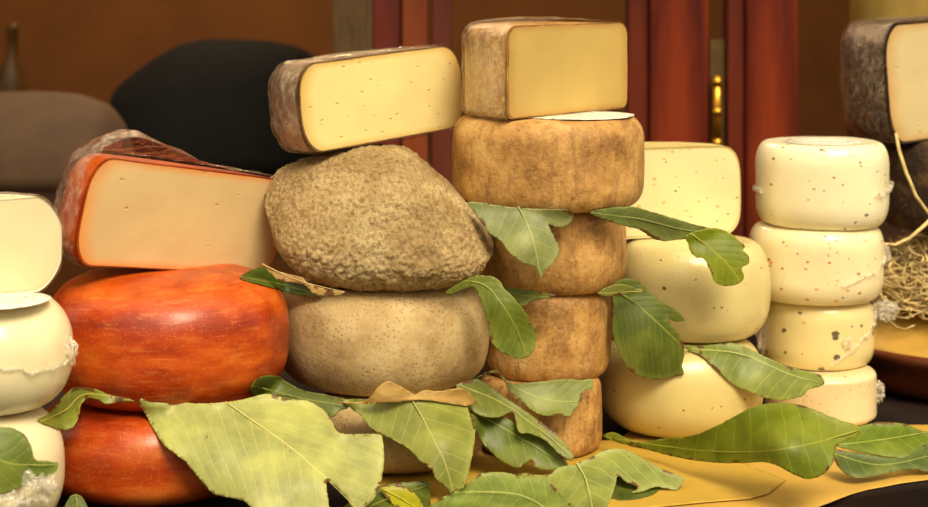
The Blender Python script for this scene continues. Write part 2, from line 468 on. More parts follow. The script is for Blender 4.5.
# --- stack A (left edge)
YA = -.19
zA2 = zat(424, front(YA, 85)); zA1 = zat(308, front(YA, 85, .7))
mA = m_soft('white_cheese', (244, 232, 190), 3, .3, coat=.3)
rA3 = empty('cheese_wheel', ((-14 - 464) * s(YA), YA, 0)); tag(rA3, 'white film-wrapped cheese lowest in the far left stack, mostly under a leaf', 'cheese')
wheel('cheese_body', mA, -14, YA, .003, zA2 - .003, 78, .5, .5, 2.2, parent=rA3, seed=31)
R = 78 * s(YA)
crumple('film_knot', rA3, (R * .78, -R * .72, .048), (.018, .012, .014), film_white, 4, 'bunched clear film twist')
crumple('film_knot', rA3, (R * .35, -R * .92, .040), (.030, .012, .014), film_white, 8, 'bunched clear film twist')
rA2 = empty('cheese_wheel', ((-10 - 464) * s(YA), YA, zA2)); tag(rA2, 'smooth white round cheese with a film seam under the white cut cheese at far left', 'cheese')
wheel('cheese_body', mA, -10, YA, 0, zA1 - zA2, 82, .5, .5, 2.1, parent=rA2, seed=32)
R = 82 * s(YA)
seam(rA2, R, lambda t: .046 + .004 * math.sin(t * 3), -110, -5, film_white, 3, .0012, .002)
crumple('film_knot', rA2, (R * .99, -R * .12, .052), (.008, .007, .011), film_white, 5, 'bunched clear film twist')
def mpaper():
    t = NT('printed_label'); v = t.map()
    w = t.noise(160, 2, .5, v); c = t.ramp(w, [(.5, (238, 232, 212)), (.56, (130, 128, 110))])
    wv = t.noise(18, 3, .5, v); c = t.mix(t.ramp(wv, [(.4, t.f(1)), (.6, t.f(0))]), c, (242, 238, 224))
    return t.done(t.bsdf(c, .35, None, .5))
pl = mpaper()
def disc(name, parent, c, r, mat, label, z=.0006, ry=None, seed=2, segs=48):
    ry = ry or r; vs = [Vector(c) + Vector((0, 0, z))]; fs = []
    for k in range(1, 7):
        for j in range(segs):
            t = 2 * PI * j / segs; f = k / 6; w = 1 + .05 * noise.noise(Vector((math.cos(t) * 2, math.sin(t) * 2, seed)))
            vs.append(Vector(c) + Vector((r * f * w * math.cos(t), ry * f * w * math.sin(t), z + .0006 * noise.noise(Vector((f * 5 * math.cos(t), f * 5 * math.sin(t), seed))))))
    for j in range(segs): fs.append((0, 1 + j, 1 + (j + 1) % segs))
    for k in range(5):
        for j in range(segs):
            q = 1 + k * segs; fs.append((q + j, q + segs + j, q + segs + (j + 1) % segs, q + (j + 1) % segs))
    o = mk(name, vs, fs, mat, parent); m = o.modifiers.new('thick', 'SOLIDIFY'); m.thickness = .0003; m.offset = 1
    if label: o['label'] = label
    return o
disc('paper_label', rA2, (.012, -.022, zA1 - zA2), .046, pl, 'white printed paper label with grey marks', z=.0012)
pA = m_paste('white_cheese_paste', (236, 220, 178), seed=41)
cA1, _ = cut_wheel('white cut cheese with a smooth pale face, top of the far left stack', 'cheese', m_soft('white_rind', (242, 232, 196), 4), pA, -88, 61, YA, zA1 + .001, zat(203, YA - .02) - zA1 - .001, 30, a=.34, b=.34, n=1.5, seed=42, film=film_hazy, filmk=dict(off=.0012, crumple=.0018))

# --- stack B (orange)
YB = -.03
zB2 = zat(407, front(YB, 121, .8)) - .008; zB1 = .2055
o = wheel('cheese_wheel', m_orange_rind('orange_rind_shaded', 7, .35), 152, YB - .025, .003, zB2 - .003, 113, .36, .3, 2.2, b2=.49, seed=7, amp=.003); tag(o, 'deep orange-red round cheese at the bottom, half hidden by a big pale leaf', 'cheese'); SOLIDS.append(o)  # bottom wheel: its shade is put into the rind colour
o = wheel('cheese_wheel', m_orange_rind('orange_rind', 8), 167, YB, zB2, zB1 - zB2, 122, .40, .49, 2.5, seed=8, amp=.003, a2=.66, b2=.47); tag(o, 'glossy bright orange whole cheese wheel under the orange-rinded cut cheese', 'cheese'); SOLIDS.append(o)
def dB1(v, R, H):
    k = .5 - .5 * v.x / R           # 1 left, 0 right
    return Vector((v.x, v.y, v.z * (.96 + .06 * k) * (1 - .13 * max(0, v.y) / R)))
HB1 = .103
zB1b = zB1 - .001
cB1, _ = cut_wheel('orange-rinded cut cheese with smooth cream face, clear film bunched at its upper left', 'cheese', m_orange_rind('orange_rind_thin', 9), m_paste('cream_paste', (224, 196, 144), (232, 150, 74), 10, holes=.06), 68, 276, YB, zB1b, HB1, 44, a=.2, b=.42, n=2.3, roll=12, rindt=.0014, seed=9, deform=dB1, film=film, filmk=dict(off=.002, crumple=.006, y0=.002, lump=[(-.62, .15, .28, .024), (-.2, .2, .3, .012)]))

# --- stack C (grey)
YC = .065
zC3 = zat(398, front(YC, 105, .75)); zC2 = zat(289, front(YC, 105, .7))
o = wheel('cheese_wheel', m_grey_rind('grey_rind_low', 12), 400, YC - .035, .003, zC3 - .003, 88, .5, .45, 2.3, seed=12, amp=.003); tag(o, 'grey-brown round cheese at the bottom, peeping between two big leaves', 'cheese'); SOLIDS.append(o)
o = wheel('cheese_wheel', m_grey_rind('grey_rind', 13), 383, YC, zC3, zC2 - zC3, 107, .38, .49, 2.45, seed=13, amp=.003); tag(o, 'speckled grey whole cheese wheel under the coarse sloping grey cheese', 'cheese'); SOLIDS.append(o)
# coarse sloping cheese: slices along x from its outline
top = [(268, 185), (272, 176), (282, 168), (300, 161), (325, 154), (350, 149), (375, 147), (398, 148), (412, 156), (430, 172), (450, 189), (468, 204), (482, 220), (489, 235), (492, 250)]
bot = [(268, 200), (272, 228), (278, 246), (288, 262), (305, 275), (330, 285), (360, 289), (400, 290), (440, 287), (468, 281), (482, 272), (489, 262), (492, 250)]
def interp(l, x):
    for (x0, y0), (x1, y1) in zip(l, l[1:]):
        if x <= x1: return y0 + (y1 - y0) * (x - x0) / max(1e-6, x1 - x0)
    return l[-1][1]
def sm(l, x, w=6):
    return sum(interp(l, min(max(x + d, l[0][0]), l[-1][0])) for d in (-w, -w / 2, 0, w / 2, w)) / 5
vs, fs = [], []
NX, NK = 300, 230; Yq = YC; S0 = s(YC - .03)
xa, xb = 266, 493
for i in range(NX + 1):
    u = -math.cos(PI * i / NX); x = (xa + xb) / 2 + u * (xb - xa) / 2
    w = 1 - abs(u) ** 2.4; w = max(w, 0) ** .5
    e = 8 * (1 - w)
    zt, zb = zat(sm(top, x), YC - .03), zat(sm(bot, x), YC - .055)
    if i in (0, NX): zt = zb = (zt + zb) / 2
    for j in range(NK):
        t = 2 * PI * j / NK; ct, st = math.cos(t), math.sin(t)
        cy = -abs(ct) ** .75 * (1 if ct > 0 else -1); sz = abs(st) ** .8 * (1 if st > 0 else -1)
        hy = .080 * w
        # lean the top back
        yy = .035 + cy * hy + (sz * .02)
        p = Vector(((x - 464) * S0, yy, (zt + zb) / 2 + sz * (zt - zb) / 2))
        nn = noise.noise(p * 18) * .004 + noise.noise(p * 70) * .0016 + noise.noise(p * 170) * .0018 + noise.noise(p * 340) * .0016
        dv = Vector((0, cy, sz)).normalized() if w > .05 else Vector((u, 0, 0))
        vs.append(p + dv * nn * (1 if w > .05 else .2))
for i in range(NX):
    for j in range(NK): fs.append((i * NK + j, i * NK + (j + 1) % NK, (i + 1) * NK + (j + 1) % NK, (i + 1) * NK + j))
fs.append(tuple(range(NK))[::-1]); fs.append(tuple(range(NX * NK, (NX + 1) * NK)))
o = mk('cheese_wheel', vs, fs, m_grey_rind('coarse_grey_rind', 14, True)); tag(o, 'coarse brown-grey cheese with a slanting right shoulder, under the tilted cut cheese', 'cheese'); SOLIDS.append(o)
pC = m_paste('yellow_paste', (240, 222, 154), (214, 172, 90), 15, holes=.22)
zC1 = zat(142, YC - .02)
cC1, _ = cut_wheel('tilted cut cheese with brown-grey crusty rind, yellow face and small holes', 'cheese', m_dark_rind('crusty_rind', 16, ((84, 60, 38), (128, 98, 64), (176, 146, 104))), pC, 304, 466, YC, zC1, .090, 46, rindt=.0014, a=.22, b=.38, n=2.1, roll=-5.5, seed=16, amp=.0025, film=film, filmk=dict(off=.0012, crumple=.004))

# --- stack D (brown pecorino)
YD = .10
zD = {5: 0.0, 4: zat(382, front(YD, 62)), 3: zat(295, front(YD, 66)), 2: zat(212, front(YD, 85)), 1: zat(119, front(YD, 85, .55))}
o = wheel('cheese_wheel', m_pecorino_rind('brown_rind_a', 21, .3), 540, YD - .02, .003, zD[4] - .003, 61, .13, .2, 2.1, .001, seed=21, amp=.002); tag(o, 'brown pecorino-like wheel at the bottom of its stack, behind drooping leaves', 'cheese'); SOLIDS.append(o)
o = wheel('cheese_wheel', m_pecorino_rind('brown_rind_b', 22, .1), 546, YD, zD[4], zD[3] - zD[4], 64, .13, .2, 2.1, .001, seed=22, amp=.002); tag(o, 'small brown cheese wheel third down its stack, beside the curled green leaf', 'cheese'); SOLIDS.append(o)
o = wheel('cheese_wheel', m_pecorino_rind('brown_rind_c', 23), 554, YD, zD[3], zD[2] - zD[3], 71, .16, .35, 2.1, .001, seed=23, amp=.0025, a2=.12, b2=.12); tag(o, 'brown cheese wheel just below the widest brown wheel, a pale leaf hanging over it', 'cheese'); SOLIDS.append(o)
rD2 = empty('cheese_wheel', ((548 - 464) * s(YD), YD, zD[2])); tag(rD2, 'widest golden-brown cheese wheel with a white paper label on top', 'cheese')
HD2 = zD[1] - zD[2]
b_ = wheel('rind', m_pecorino_rind('brown_rind_d', 24), 548, YD, 0, HD2, 95, .14, .22, 2.1, .0015, seed=24, amp=.0025, a2=.16, b2=.26, parent=rD2); SOLIDS.append(b_)
disc('paper_label', rD2, (.028, -.012, HD2), .062, pl, 'white printed paper label with small dark marks', z=.0012)
zD1 = zD[1] + .002
cD1, _ = cut_wheel('tall cut cheese with brown rind and dense yellow face, on the widest brown wheel', 'cheese', m_pecorino_rind('brown_rind_e', 25), m_paste('dense_yellow_paste', (204, 174, 102), (186, 140, 70), 26), 507, 627, YD, zD1, zat(24, YD) - zD1, 52, rindt=.0014, a=.10, b=.10, n=2.1, seed=25, amp=.0015, a2=.14, b2=.17, film=film, filmk=dict(off=.0015, crumple=.003, lump=[(0, .4, .5, .005)]))

# --- stack E (pale with pepper)
YE = .185
def specksE(sd): return [(62, .42, .15, (70, 46, 20), sd), (110, .25, .2, (130, 92, 44), sd + 1)]
zE2 = zat(345, front(YE, 76, .8)); zE1 = zat(246, front(YE, 76, .6))
mE = m_soft('pepper_cheese', (222, 206, 144), 51, .28, specksE(3), dots=True, coat=.3)
mE3 = m_soft('pepper_cheese_low', (216, 198, 132), 52, .3, specksE(13), coat=.25)
o = wheel('cheese_wheel', mE3, 682, YE - .02, .003, zE2 - .003, 82, .42, .49, 2.35, seed=51, amp=.002); tag(o, 'pale yellow flecked round cheese standing on the table beside the lowest brown wheel', 'cheese'); SOLIDS.append(o)
o = wheel('cheese_wheel', mE, 692, YE, zE2, zE1 - zE2, 77, .36, .49, 2.5, seed=52, amp=.002); tag(o, 'pale yellow peppered round cheese with a shiny dimpled skin, under the flecked cut cheese', 'cheese'); SOLIDS.append(o)
cE1, _ = cut_wheel('flat-faced pale cut cheese flecked with dark pepper in front of the red door', 'cheese', m_soft('pepper_rind', (226, 204, 134), 53), m_paste('peppered_paste', (240, 226, 172), None, 54, specks=[(72, .5, .18, (96, 66, 34), 5), (95, .4, .2, (214, 178, 104), 6), (80, .2, .12, (90, 60, 34), 9)]), 596, 741, YE + .01, zE1 + .001, zat(149, YE) - zE1, 16, a=.24, b=.32, n=2.2, seed=54)

# --- stack F (small white)
YF = .25
zF = {4: 0.0, 3: zat(371, front(YF, 54)), 2: zat(306, front(YF, 62)), 1: zat(231, front(YF, 64)), 0: zat(141, YF)}
dk, rd = (60, 44, 34), (176, 62, 24)
defs = [
 (4, 820, 54, 'cheese_flecked', (236, 216, 170), [(75, .4, .16, (120, 90, 60), 21), (240, .5, .3, (206, 176, 120), 30)], 'pale cheese with bare speckled side at the foot of the small white stack'),
 (3, 817, 56, 'cheese_olive', (240, 222, 160), [(58, .5, .24, (46, 34, 30), 22)], 'small round cheese dotted with dark olives and tied in bunched film'),
 (2, 816, 66, 'cheese_chilli', (250, 236, 190), [(85, .42, .2, rd, 23), (90, .28, .24, (226, 150, 50), 24), (80, .14, .18, (120, 60, 40), 27)], 'small white cheese flecked red and orange under the topmost white one'),
 (1, 822, 66, 'cheese_white', (252, 242, 204), [(78, .5, .17, (96, 78, 60), 25), (110, .25, .2, (160, 120, 90), 26)], 'white film-wrapped cheese with dark flecks on top of the small white stack')]
rootsF = {}
for (i, cx, Rp, nm, col, sp, lb) in defs:
    H = zF[i - 1] - zF[i]
    yf = YF - .03 if i == 4 else YF
    r = empty('cheese_wheel', ((cx - 464) * s(yf), yf, zF[i])); tag(r, lb, 'cheese'); rootsF[i] = r
    b_ = wheel('cheese_body', m_soft(nm, col, 60 + i, .3, sp, coat=.35), cx, YF, 0, H, Rp, .2, .14 if i == 4 else .3, 2.2, seed=60 + i, amp=.0015, parent=r, dish=.002 if i == 1 else 0); SOLIDS.append(b_)
R1 = 66 * s(YF)
seam(rootsF[1], R1 + .001, lambda t: .038 + .005 * math.cos(t * 2), -52, 5, film_white, 1, .0011)
seam(rootsF[1], R1 + .001, lambda t: .040, -190, -160, film_white, 2, .0014)
crumple('film_knot', rootsF[1], (R1 * 1.02, -.006, .046), (.004, .005, .003), film_white, 15, 'bunched clear film twist')
disc('paper_label', rootsF[1], (0, -.004, zF[0] - zF[1] - .002), .044, pl, 'round printed label with faint marks', z=.002)
seam(rootsF[2], R1 + .001, lambda t: .026 + .020 * (t + 1.3), -80, -5, film_white, 6, .0012)
crumple('film_knot', rootsF[2], (R1 * 1.01, -.008, .050), (.007, .006, .011), film_white, 16, 'bunched clear film twist')
R3 = 56 * s(YF)
seam(rootsF[3], R3 + .001, lambda t: .016 + .040 * (t + 1.35), -88, -15, film_white, 7, .0016)
crumple('film_knot', rootsF[3], (R3 * 1.18, -.012, .060), (.016, .010, .012), film_white, 17, 'bunched clear film twist')
crumple('film_knot', rootsF[3], (R3 * .32, -R3 * .98, .032), (.006, .003, .007), film_white, 18, 'bunched clear film twist')
crumple('film_knot', rootsF[3], (-R3 * 1.0, -.018, .036), (.010, .006, .024), film_hazy, 27, 'bunched clear film twist')
crumple('film_knot', rootsF[4], (54 * s(YF) * 1.03, -.010, .030), (.007, .006, .012), film_white, 19, 'bunched clear film twist')

# --- stack G, straw and wooden bowl at the right
YG = .42; XG = (985 - 464) * s(YG)
wood_bowl = m_wood('dark_bowl_wood', (44, 18, 10), (104, 50, 24), .3, 8, coat=.5)
RB = .20; HB = .058
pr = [(0, 0), (RB * .5, 0), (RB * .8, .001), (RB * .9, .006), (RB * .96, .020), (RB * .985, .036), (RB * 1.0, .044), (RB * 1.012, .050), (RB * 1.008, .056), (RB * .99, HB), (RB * .965, .056), (RB * .95, .048), (RB * .93, .034), (RB * .86, .016), (RB * .6, .008), (0, .008)]
vs, fs = [], []; sg = 128
for (r, z) in pr:
    for j in range(sg): t = 2 * PI * j / sg; vs.append(Vector((r * math.cos(t), r * math.sin(t), z)))
for i in range(len(pr) - 1):
    for j in range(sg): fs.append((i * sg + j, i * sg + (j + 1) % sg, (i + 1) * sg + (j + 1) % sg, (i + 1) * sg + j))
o = mk('wooden_bowl', vs, fs, wood_bowl, loc=(XG, YG, 0)); tag(o, 'wide dark brown wooden bowl with a rounded rim holding straw at right', 'bowl')
ypaper = m_plain('yellow_paper', (196, 154, 66), .55, 20, .93, bump=.05)
vs, fs = [], []
for i in range(13):
    for j in range(sg):
        t = 2 * PI * j / sg; r = RB * (.5 + .45 * i / 12) ; z = .052 + .054 * (1 - i / 12) + .006 * noise.noise(Vector((math.cos(t) * 3, math.sin(t) * 3, i * .2))) * (i / 12)
        vs.append(Vector((r * math.cos(t), r * math.sin(t), z)))
for i in range(12):
    for j in range(sg): fs.append((i * sg + j, i * sg + (j + 1) % sg, (i + 1) * sg + (j + 1) % sg, (i + 1) * sg + j))
o = mk('lining_paper', vs, fs, ypaper, loc=(XG, YG, 0)); tag(o, 'yellow lining paper between the straw and the bowl rim', 'paper')
m_ = o.modifiers.new('thick', 'SOLIDIFY'); m_.thickness = .0004
# straw
rng = random.Random(5)
straw = m_plain('dry_straw', (255, 226, 156), .6, 60, .6, bump=.1)
zG2 = zat(236, YG - .08)
def mound(x, y):
    r = math.hypot(x, y) / (RB * .80)
    return .078 + (zG2 - .082) * max(0, 1 - r ** 2.2) ** .8
vs, fs = [], []
for i in range(24):
    for j in range(72):
        t = 2 * PI * j / 72; r = RB * .74 * i / 23; x, y = r * math.cos(t), r * math.sin(t)
        z = mound(x, y) - .004 + .004 * noise.noise(Vector((x, y, 0)) * 60)
        vs.append(Vector((x, y, z)))
for i in range(23):
    for j in range(72): fs.append((i * 72 + j, (i + 1) * 72 + j, (i + 1) * 72 + (j + 1) % 72, i * 72 + (j + 1) % 72))
for k in range(1000):
    t = rng.uniform(-PI * 1.05, 0.05) if k < 650 else rng.uniform(0, 2 * PI); r = RB * rng.uniform(.42, .76)
    x, y = r * math.cos(t), r * math.sin(t)
    if k < 650 and rng.random() < .5: t = rng.uniform(-PI * .98, -PI * .5); x, y = r * math.cos(t), r * math.sin(t)
    z = mound(x, y) + rng.uniform(-.002, .024 if k % 3 == 0 else .008)
    tg = rng.uniform(-1.2, 1.2); d = Vector((-math.sin(t) * tg + rng.uniform(-.5, .5), math.cos(t) * tg + rng.uniform(-.5, .5), rng.uniform(-.5, .5))).normalized()
    # follow the slope
    L = rng.uniform(.03, .09); cv = Vector((rng.uniform(-1, 1), rng.uniform(-1, 1), rng.uniform(-.3, .8))) * .02
    pts = []
    for i in range(7):
        u = i / 6 - .5; p = Vector((x, y, z)) + d * L * u + cv * (1 - 4 * u * u)
        rr_ = math.hypot(p.x, p.y)
        zm = mound(p.x, p.y)
        p.z = max(p.z * .7 + (zm + .004) * .3, zm * .95, .064 + .0035 + .12 * max(0, .95 - rr_ / RB))
        if rr_ < .105: p.z = min(p.z, zG2 - .003) if rr_ < .098 else min(p.z, zG2 + .012)
        pts.append(p)
    rw = rng.uniform(.0006, .0013)
    v2, f2 = tube(pts, [rw] * 7, 5); q = len(vs); vs += v2; fs += [tuple(a + q for a in f) for f in f2]
o = mk('straw', vs, fs, straw, loc=(XG, YG, 0)); tag(o, 'heap of dry golden straw in the wooden bowl under the dark wheel', 'straw', kind='stuff')
zG1 = zat(143, YG - .08)
o = wheel('cheese_wheel', m_dark_rind('blackish_rind', 71, ((36, 24, 16), (66, 46, 30), (122, 96, 58))), 974, YG, zG2, zG1 - zG2, 94, .2, .3, 2.2, seed=71, amp=.002); tag(o, 'dark brown whole cheese wheel lying on the straw at the right edge', 'cheese'); SOLIDS.append(o)
cG1, _ = cut_wheel('cut cheese with thick dark mottled rind on the dark wheel at the right edge', 'cheese', m_dark_rind('mottled_rind', 72, ((30, 16, 8), (66, 40, 20), (132, 96, 54))), m_paste('buff_paste', (216, 196, 148), (196, 156, 96), 73, holes=.1), 890, 1060, YG, zG1 + .005, zat(22, YG - .04) - zG1, 35, a=.16, b=.3, n=2.1, seed=73, amp=.003, roll=-3, film=film, filmk=dict(off=.001, crumple=.003))
# long stalk leaning
pts = [P(896, 133, .27), P(899, 150, .265), P(906, 172, .262), P(916, 196, .262), P(930, 215, .265), P(945, 236, .27)]
vs, fs = tube(pts, [.0018, .0020, .0020, .0019, .0017, .0014], 8)
o = mk('straw_stalk', vs, fs, straw); tag(o, 'long thick straw stalk leaning in front of the dark wheel', 'straw')
pts = [P(945, 205, .26), P(925, 225, .255), P(910, 238, .252), P(895, 245, .25), P(880, 243, .25)]
vs, fs = tube(pts, [.0022, .0022, .002, .0018, .0012], 8)
o = mk('straw_stalk', vs, fs, straw); tag(o, 'curved straw stalk sweeping left just above the straw heap', 'straw')

# ------------------------------------------------------------------ table and papers
TA = math.radians(22)
tx, ty = math.cos(TA), math.sin(TA)
edge = P(928, 488, 0); EX, EY = .45, -.052
def T(u, v, z):   # along the table edge, into the table
    return Vector((EX + u * tx - v * ty, EY + u * ty + v * tx, z))
tw = m_wood('table_wood', (16, 9, 6), (34, 18, 11), .9, 5, coat=0)
table = empty('display_table', tuple(T(-.5, .3, -.85))); tag(table, 'dark wooden display table the cheeses are stacked on', 'table')
def tbox(name, u0, u1, v0, v1, z0, z1, mat):
    bm = bmesh.new(); bmesh.ops.create_cube(bm, size=1)
    bmesh.ops.scale(bm, vec=(u1 - u0, v1 - v0, z1 - z0), verts=bm.verts)
    bmesh.ops.bevel(bm, geom=bm.edges[:], offset=.003, segments=2, affect='EDGES', profile=.5)
    me = bpy.data.meshes.new(name); bm.to_mesh(me); bm.free(); me.materials.append(mat)
    o = bpy.data.objects.new(name, me); COL.objects.link(o); o.parent = table
    c = T((u0 + u1) / 2, (v0 + v1) / 2, (z0 + z1) / 2)
    o.location = c - Vector(table.location); o.rotation_euler.z = TA; return o
tbox('tabletop', -1.5, .55, 0, .72, -.03, -.0005, tw)
tbox('apron', -1.4, .5, .04, .07, -.13, -.031, tw)
for u, v in ((-1.38, .06), (.46, .06), (-1.38, .66), (.46, .66)): tbox('leg', u - .03, u + .03, v - .03, v + .03, -.85, -.031, tw)

def sheet(px_poly, label, z0, droop, mat, name='wrapping_paper', n=46):
    """px polygon on the table plane; sheet sags past the table edge"""
    W = []
    for (x, y) in px_poly:
        d = (CZ - z0) * FPX / (y - HY); W.append(Vector(((x - 464) * d / FPX, d - CAMD)))
    x0, x1 = min(p.x for p in W), max(p.x for p in W); y0, y1 = min(p.y for p in W), max(p.y for p in W)
    pts = list(W); M = len(W)
    dens = []
    for i in range(M):
        a, b = W[i], W[(i + 1) % M]
        for k in range(12): dens.append(a.lerp(b, k / 12))
    pts = list(dens); E = [(i, (i + 1) % len(pts)) for i in range(len(pts))]
    for i in range(n):
        for j in range(n):
            p = Vector((x0 + (x1 - x0) * (i + .5) / n, y0 + (y1 - y0) * (j + .5) / n)); pts.append(p)
    vv, _, ff, *_ = delaunay_2d_cdt(pts, E, [tuple(range(len(dens)))], 1, 1e-6)
    out = []
    for p in vv:
        v = (p.x - EX) * -ty + (p.y - EY) * tx
        z = z0 + .0005 * abs(noise.noise(Vector((p.x * 14, p.y * 14, z0 * 400))))
        if v < .0: z -= droop * (-v) ** 1.3 * 3
        out.append(Vector((p.x, p.y, z)))
    o = mk(name, out, [tuple(f) for f in ff], mat); tag(o, label, 'paper')
    m = o.modifiers.new('thick', 'SOLIDIFY'); m.thickness = .0004; m.offset = 1
    return o
sheet([(640, 425), (930, 425), (945, 478), (900, 484), (868, 490), (830, 500), (800, 507), (770, 520), (600, 520), (560, 480)], 'yellow wrapping paper running to the right along the table edge', .0002, .4, ypaper)
sheet([(330, 455), (690, 436), (745, 464), (786, 480), (768, 494), (750, 499), (700, 503), (660, 507), (560, 517), (380, 530)], 'yellow wrapping paper with a pointed corner, lying over the other sheet', .0018, .2, m_plain('yellow_paper_b', (190, 152, 58), .5, 20, .93, bump=.05))
0 and sheet([(-60, 470), (300, 460), (420, 470), (440, 530), (200, 570), (-60, 600)], 'yellow wrapping paper under the orange cheese at left', .0010, .2, ypaper)

# ------------------------------------------------------------------ setting
wall_mat = m_plain('ochre_plaster', (146, 94, 46), .8, 6, .88, bump=.1)
dim_mat = m_plain('brown_interior', (112, 82, 44), .8, 5, .85)
flo = m_plain('stone_floor', (66, 54, 42), .7, 8, .8)
structure(box('floor', -5, 5, -5, 4.2, -.95, -.85, flo))
structure(box('wall_back', -4, 4, 3.0, 3.1, -.85, 2.6, wall_mat))
structure(box('wall_left', -2.6, -2.5, .95, 3.0, -.85, 2.6, wall_mat))
structure(box('wall_right', 2.5, 2.6, .95, 3.0, -.85, 2.6, dim_mat))
structure(box('ceiling', -4, 4, .95, 3.1, 2.6, 2.7, dim_mat))
structure(box('wall_front', -2.6, 2.6, .85, .97, 1.1, 2.7, dim_mat), 'lintel wall above the shop window')
# window / door frame, plane Y ~ .8
red = m_wood('red_mahogany', (70, 14, 3), (128, 46, 14), .6, 7, 'Z', coat=0)
redd = m_wood('dull_mahogany', (62, 16, 8), (100, 36, 18), .6, 7, 'Z', coat=0)
YW = .80
def fx(px, Y=YW): return (px - 464) * s(Y)
def post(name, p0, p1, mat, dy=(0, .06), Y=YW, bev=.004, zt=1.15):
    return box(name, fx(p0, Y), fx(p1, Y), Y + dy[0], Y + dy[1], -.85, zt, mat, bevel=bev)
d1 = structure(empty('door_1', (fx(668), YW, -.85)), 'red mahogany shop door')
def dpost(nm, a, b, mat, dy=(0, .06)):
    o = post(nm, a, b, mat, dy); o.parent = d1; o.location = Vector(o.location) - Vector(d1.location); return o
dpost('door_stile', 650, 709, red, (0, .05)); dpost('door_moulding', 628, 651, redd, (.012, .05))
dpost('door_stile', 745, 797, red, (-.01, .05)); dpost('door_moulding', 727, 746, redd, (0, .05))
# brass bolt
brass = m_plain('brass', (214, 154, 52), .28, 40, .9, metal=.9)
vs, fs = tube([P(717, 150, YW - .005), P(717, 76, YW - .005)], [.0062, .0062], 20)
br = empty('door_bolt', P(717, 150, YW)); tag(br, 'brass bolt rod between the two red door stiles', 'bolt')
vs = [v - Vector(br.location) for v in vs]; mk('rod', vs, fs, brass, br)
for y in (82, 112, 143):
    v2, f2 = tube([P(717, y + 4, YW - .005), P(717, y - 4, YW - .005)], [.0072, .0072], 20); mk('bracket', [v - Vector(br.location) for v in v2], f2, brass, br)
bp = box('backplate', fx(711), fx(726), YW + .012, YW + .03, zat(175, YW), zat(40, YW), m_plain('tarnished_metal', (120, 96, 60), .4, 20, .8, metal=.6)); bp.parent = br; bp.location = Vector(bp.location) - Vector(br.location)
structure(post('trim_1', 372, 402, m_wood('brown_red_frame', (70, 24, 20), (100, 40, 30), .5, 6, 'Z'), (0, .08)))
structure(post('trim_2', 402, 428, m_wood('warm_frame', (96, 40, 18), (124, 60, 30), .5, 6, 'Z'), (-.01, .08)))
structure(post('trim_3', 431, 452, m_wood('plum_frame', (70, 30, 24), (96, 44, 32), .5, 6, 'Z'), (0, .08)))
structure(post('trim_4', 318, 368, m_plain('shutter_board', (140, 108, 70), .7, 60, .6, stretch=(6, 1, .3)), (.30, .36)))
# things inside
blk = m_plain('black_cloth', (16, 14, 12), .85, 40, .8, spec=.15)
tan = m_plain('tan_cloth', (80, 56, 34), .8, 14, .8, bump=.2)
def hump(name, pl, Yc, dy, mat, label, cat, basepy):
    """rounded mound along x with outline pl (px) at depth Yc"""
    vs, fs = [], []; NX, NK = 70, 32
    x0, x1 = pl[0][0], pl[-1][0]; zb = zat(basepy, Yc)
    for i in range(NX + 1):
        u = -math.cos(PI * i / NX); x = (x0 + x1) / 2 + u * (x1 - x0) / 2
        zt = max(zat(sm(pl, x, 4), Yc), zb + .001); w = max(1 - abs(u) ** 3, 0) ** .5
        for j in range(NK):
            t = PI * j / (NK - 1)
            vs.append(Vector(((x - 464) * s(Yc), Yc - dy * w * math.cos(t), zb + (zt - zb) * math.sin(t) ** .8)))
    for i in range(NX):
        for j in range(NK):
            fs.append((i * NK + j, (i + 1) * NK + j, (i + 1) * NK + (j + 1) % NK, i * NK + (j + 1) % NK))
    fs.append(tuple(range(NK))); fs.append(tuple(range(NX * NK, (NX + 1) * NK))[::-1])
    o = mk(name, vs, fs, mat); tag(o, label, cat); return o
sill = box('inner_shelf', -1.6, .1, .98, 2.1, zat(200, 1.4) - .04, zat(166, 1.4), m_wood('shelf_wood', (44, 24, 16), (74, 44, 28), .5, 4)); tag(sill, 'dark wooden shelf inside the shop at left behind the cheeses', 'shelf')
zs = zat(166, 1.4)
def pyon(z, Y): return (CZ - z) / s(Y) + HY
for u in (-1.5, 0):
    lg = box('leg', u - .03, u + .03, 1.5, 1.56, -.85, zs - .06, m_wood('shelf_leg_wood', (44, 24, 16), (74, 44, 28), .5, 4)); lg.parent = sill; lg.location = Vector(lg.location) - Vector(sill.location)
hump('cloth_bundle', [(106, 150), (109, 112), (112, 92), (130, 76), (155, 58), (180, 44), (205, 39), (235, 39), (270, 41), (300, 47), (318, 58), (330, 90), (336, 150)], 1.35, .16, blk, 'large black rounded cloth bundle on the inner shelf', 'cloth', pyon(zs, 1.35))
hump('cloth_sack', [(-90, 150), (-80, 120), (-40, 98), (0, 92), (40, 91), (80, 94), (110, 105), (125, 125), (135, 160), (137, 170)], 1.12, .12, tan, 'tan rounded sack at the far left behind the white cheese', 'sack', pyon(zs, 1.12))
# bottle at far left
bt = m_plain('amber_bottle', (120, 84, 40), .3, 20, .6)
prb = [(0, 0), (.030, 0), (.032, .01), (.032, .12), (.026, .15), (.012, .18), (.011, .23), (.013, .235), (.011, .245), (0, .245)]
vs, fs = [], []
for (r, z) in prb:
    for j in range(32): t = 2 * PI * j / 32; vs.append(Vector((r * math.cos(t), r * math.sin(t), z)))
for i in range(len(prb) - 1):
    for j in range(32): fs.append((i * 32 + j, i * 32 + (j + 1) % 32, (i + 1) * 32 + (j + 1) % 32, (i + 1) * 32 + j))
o = mk('bottle', vs, fs, bt, loc=(fx(12, 1.7), 1.7, zs)); tag(o, 'blurred dark bottle on the inner shelf in the top left corner', 'bottle')

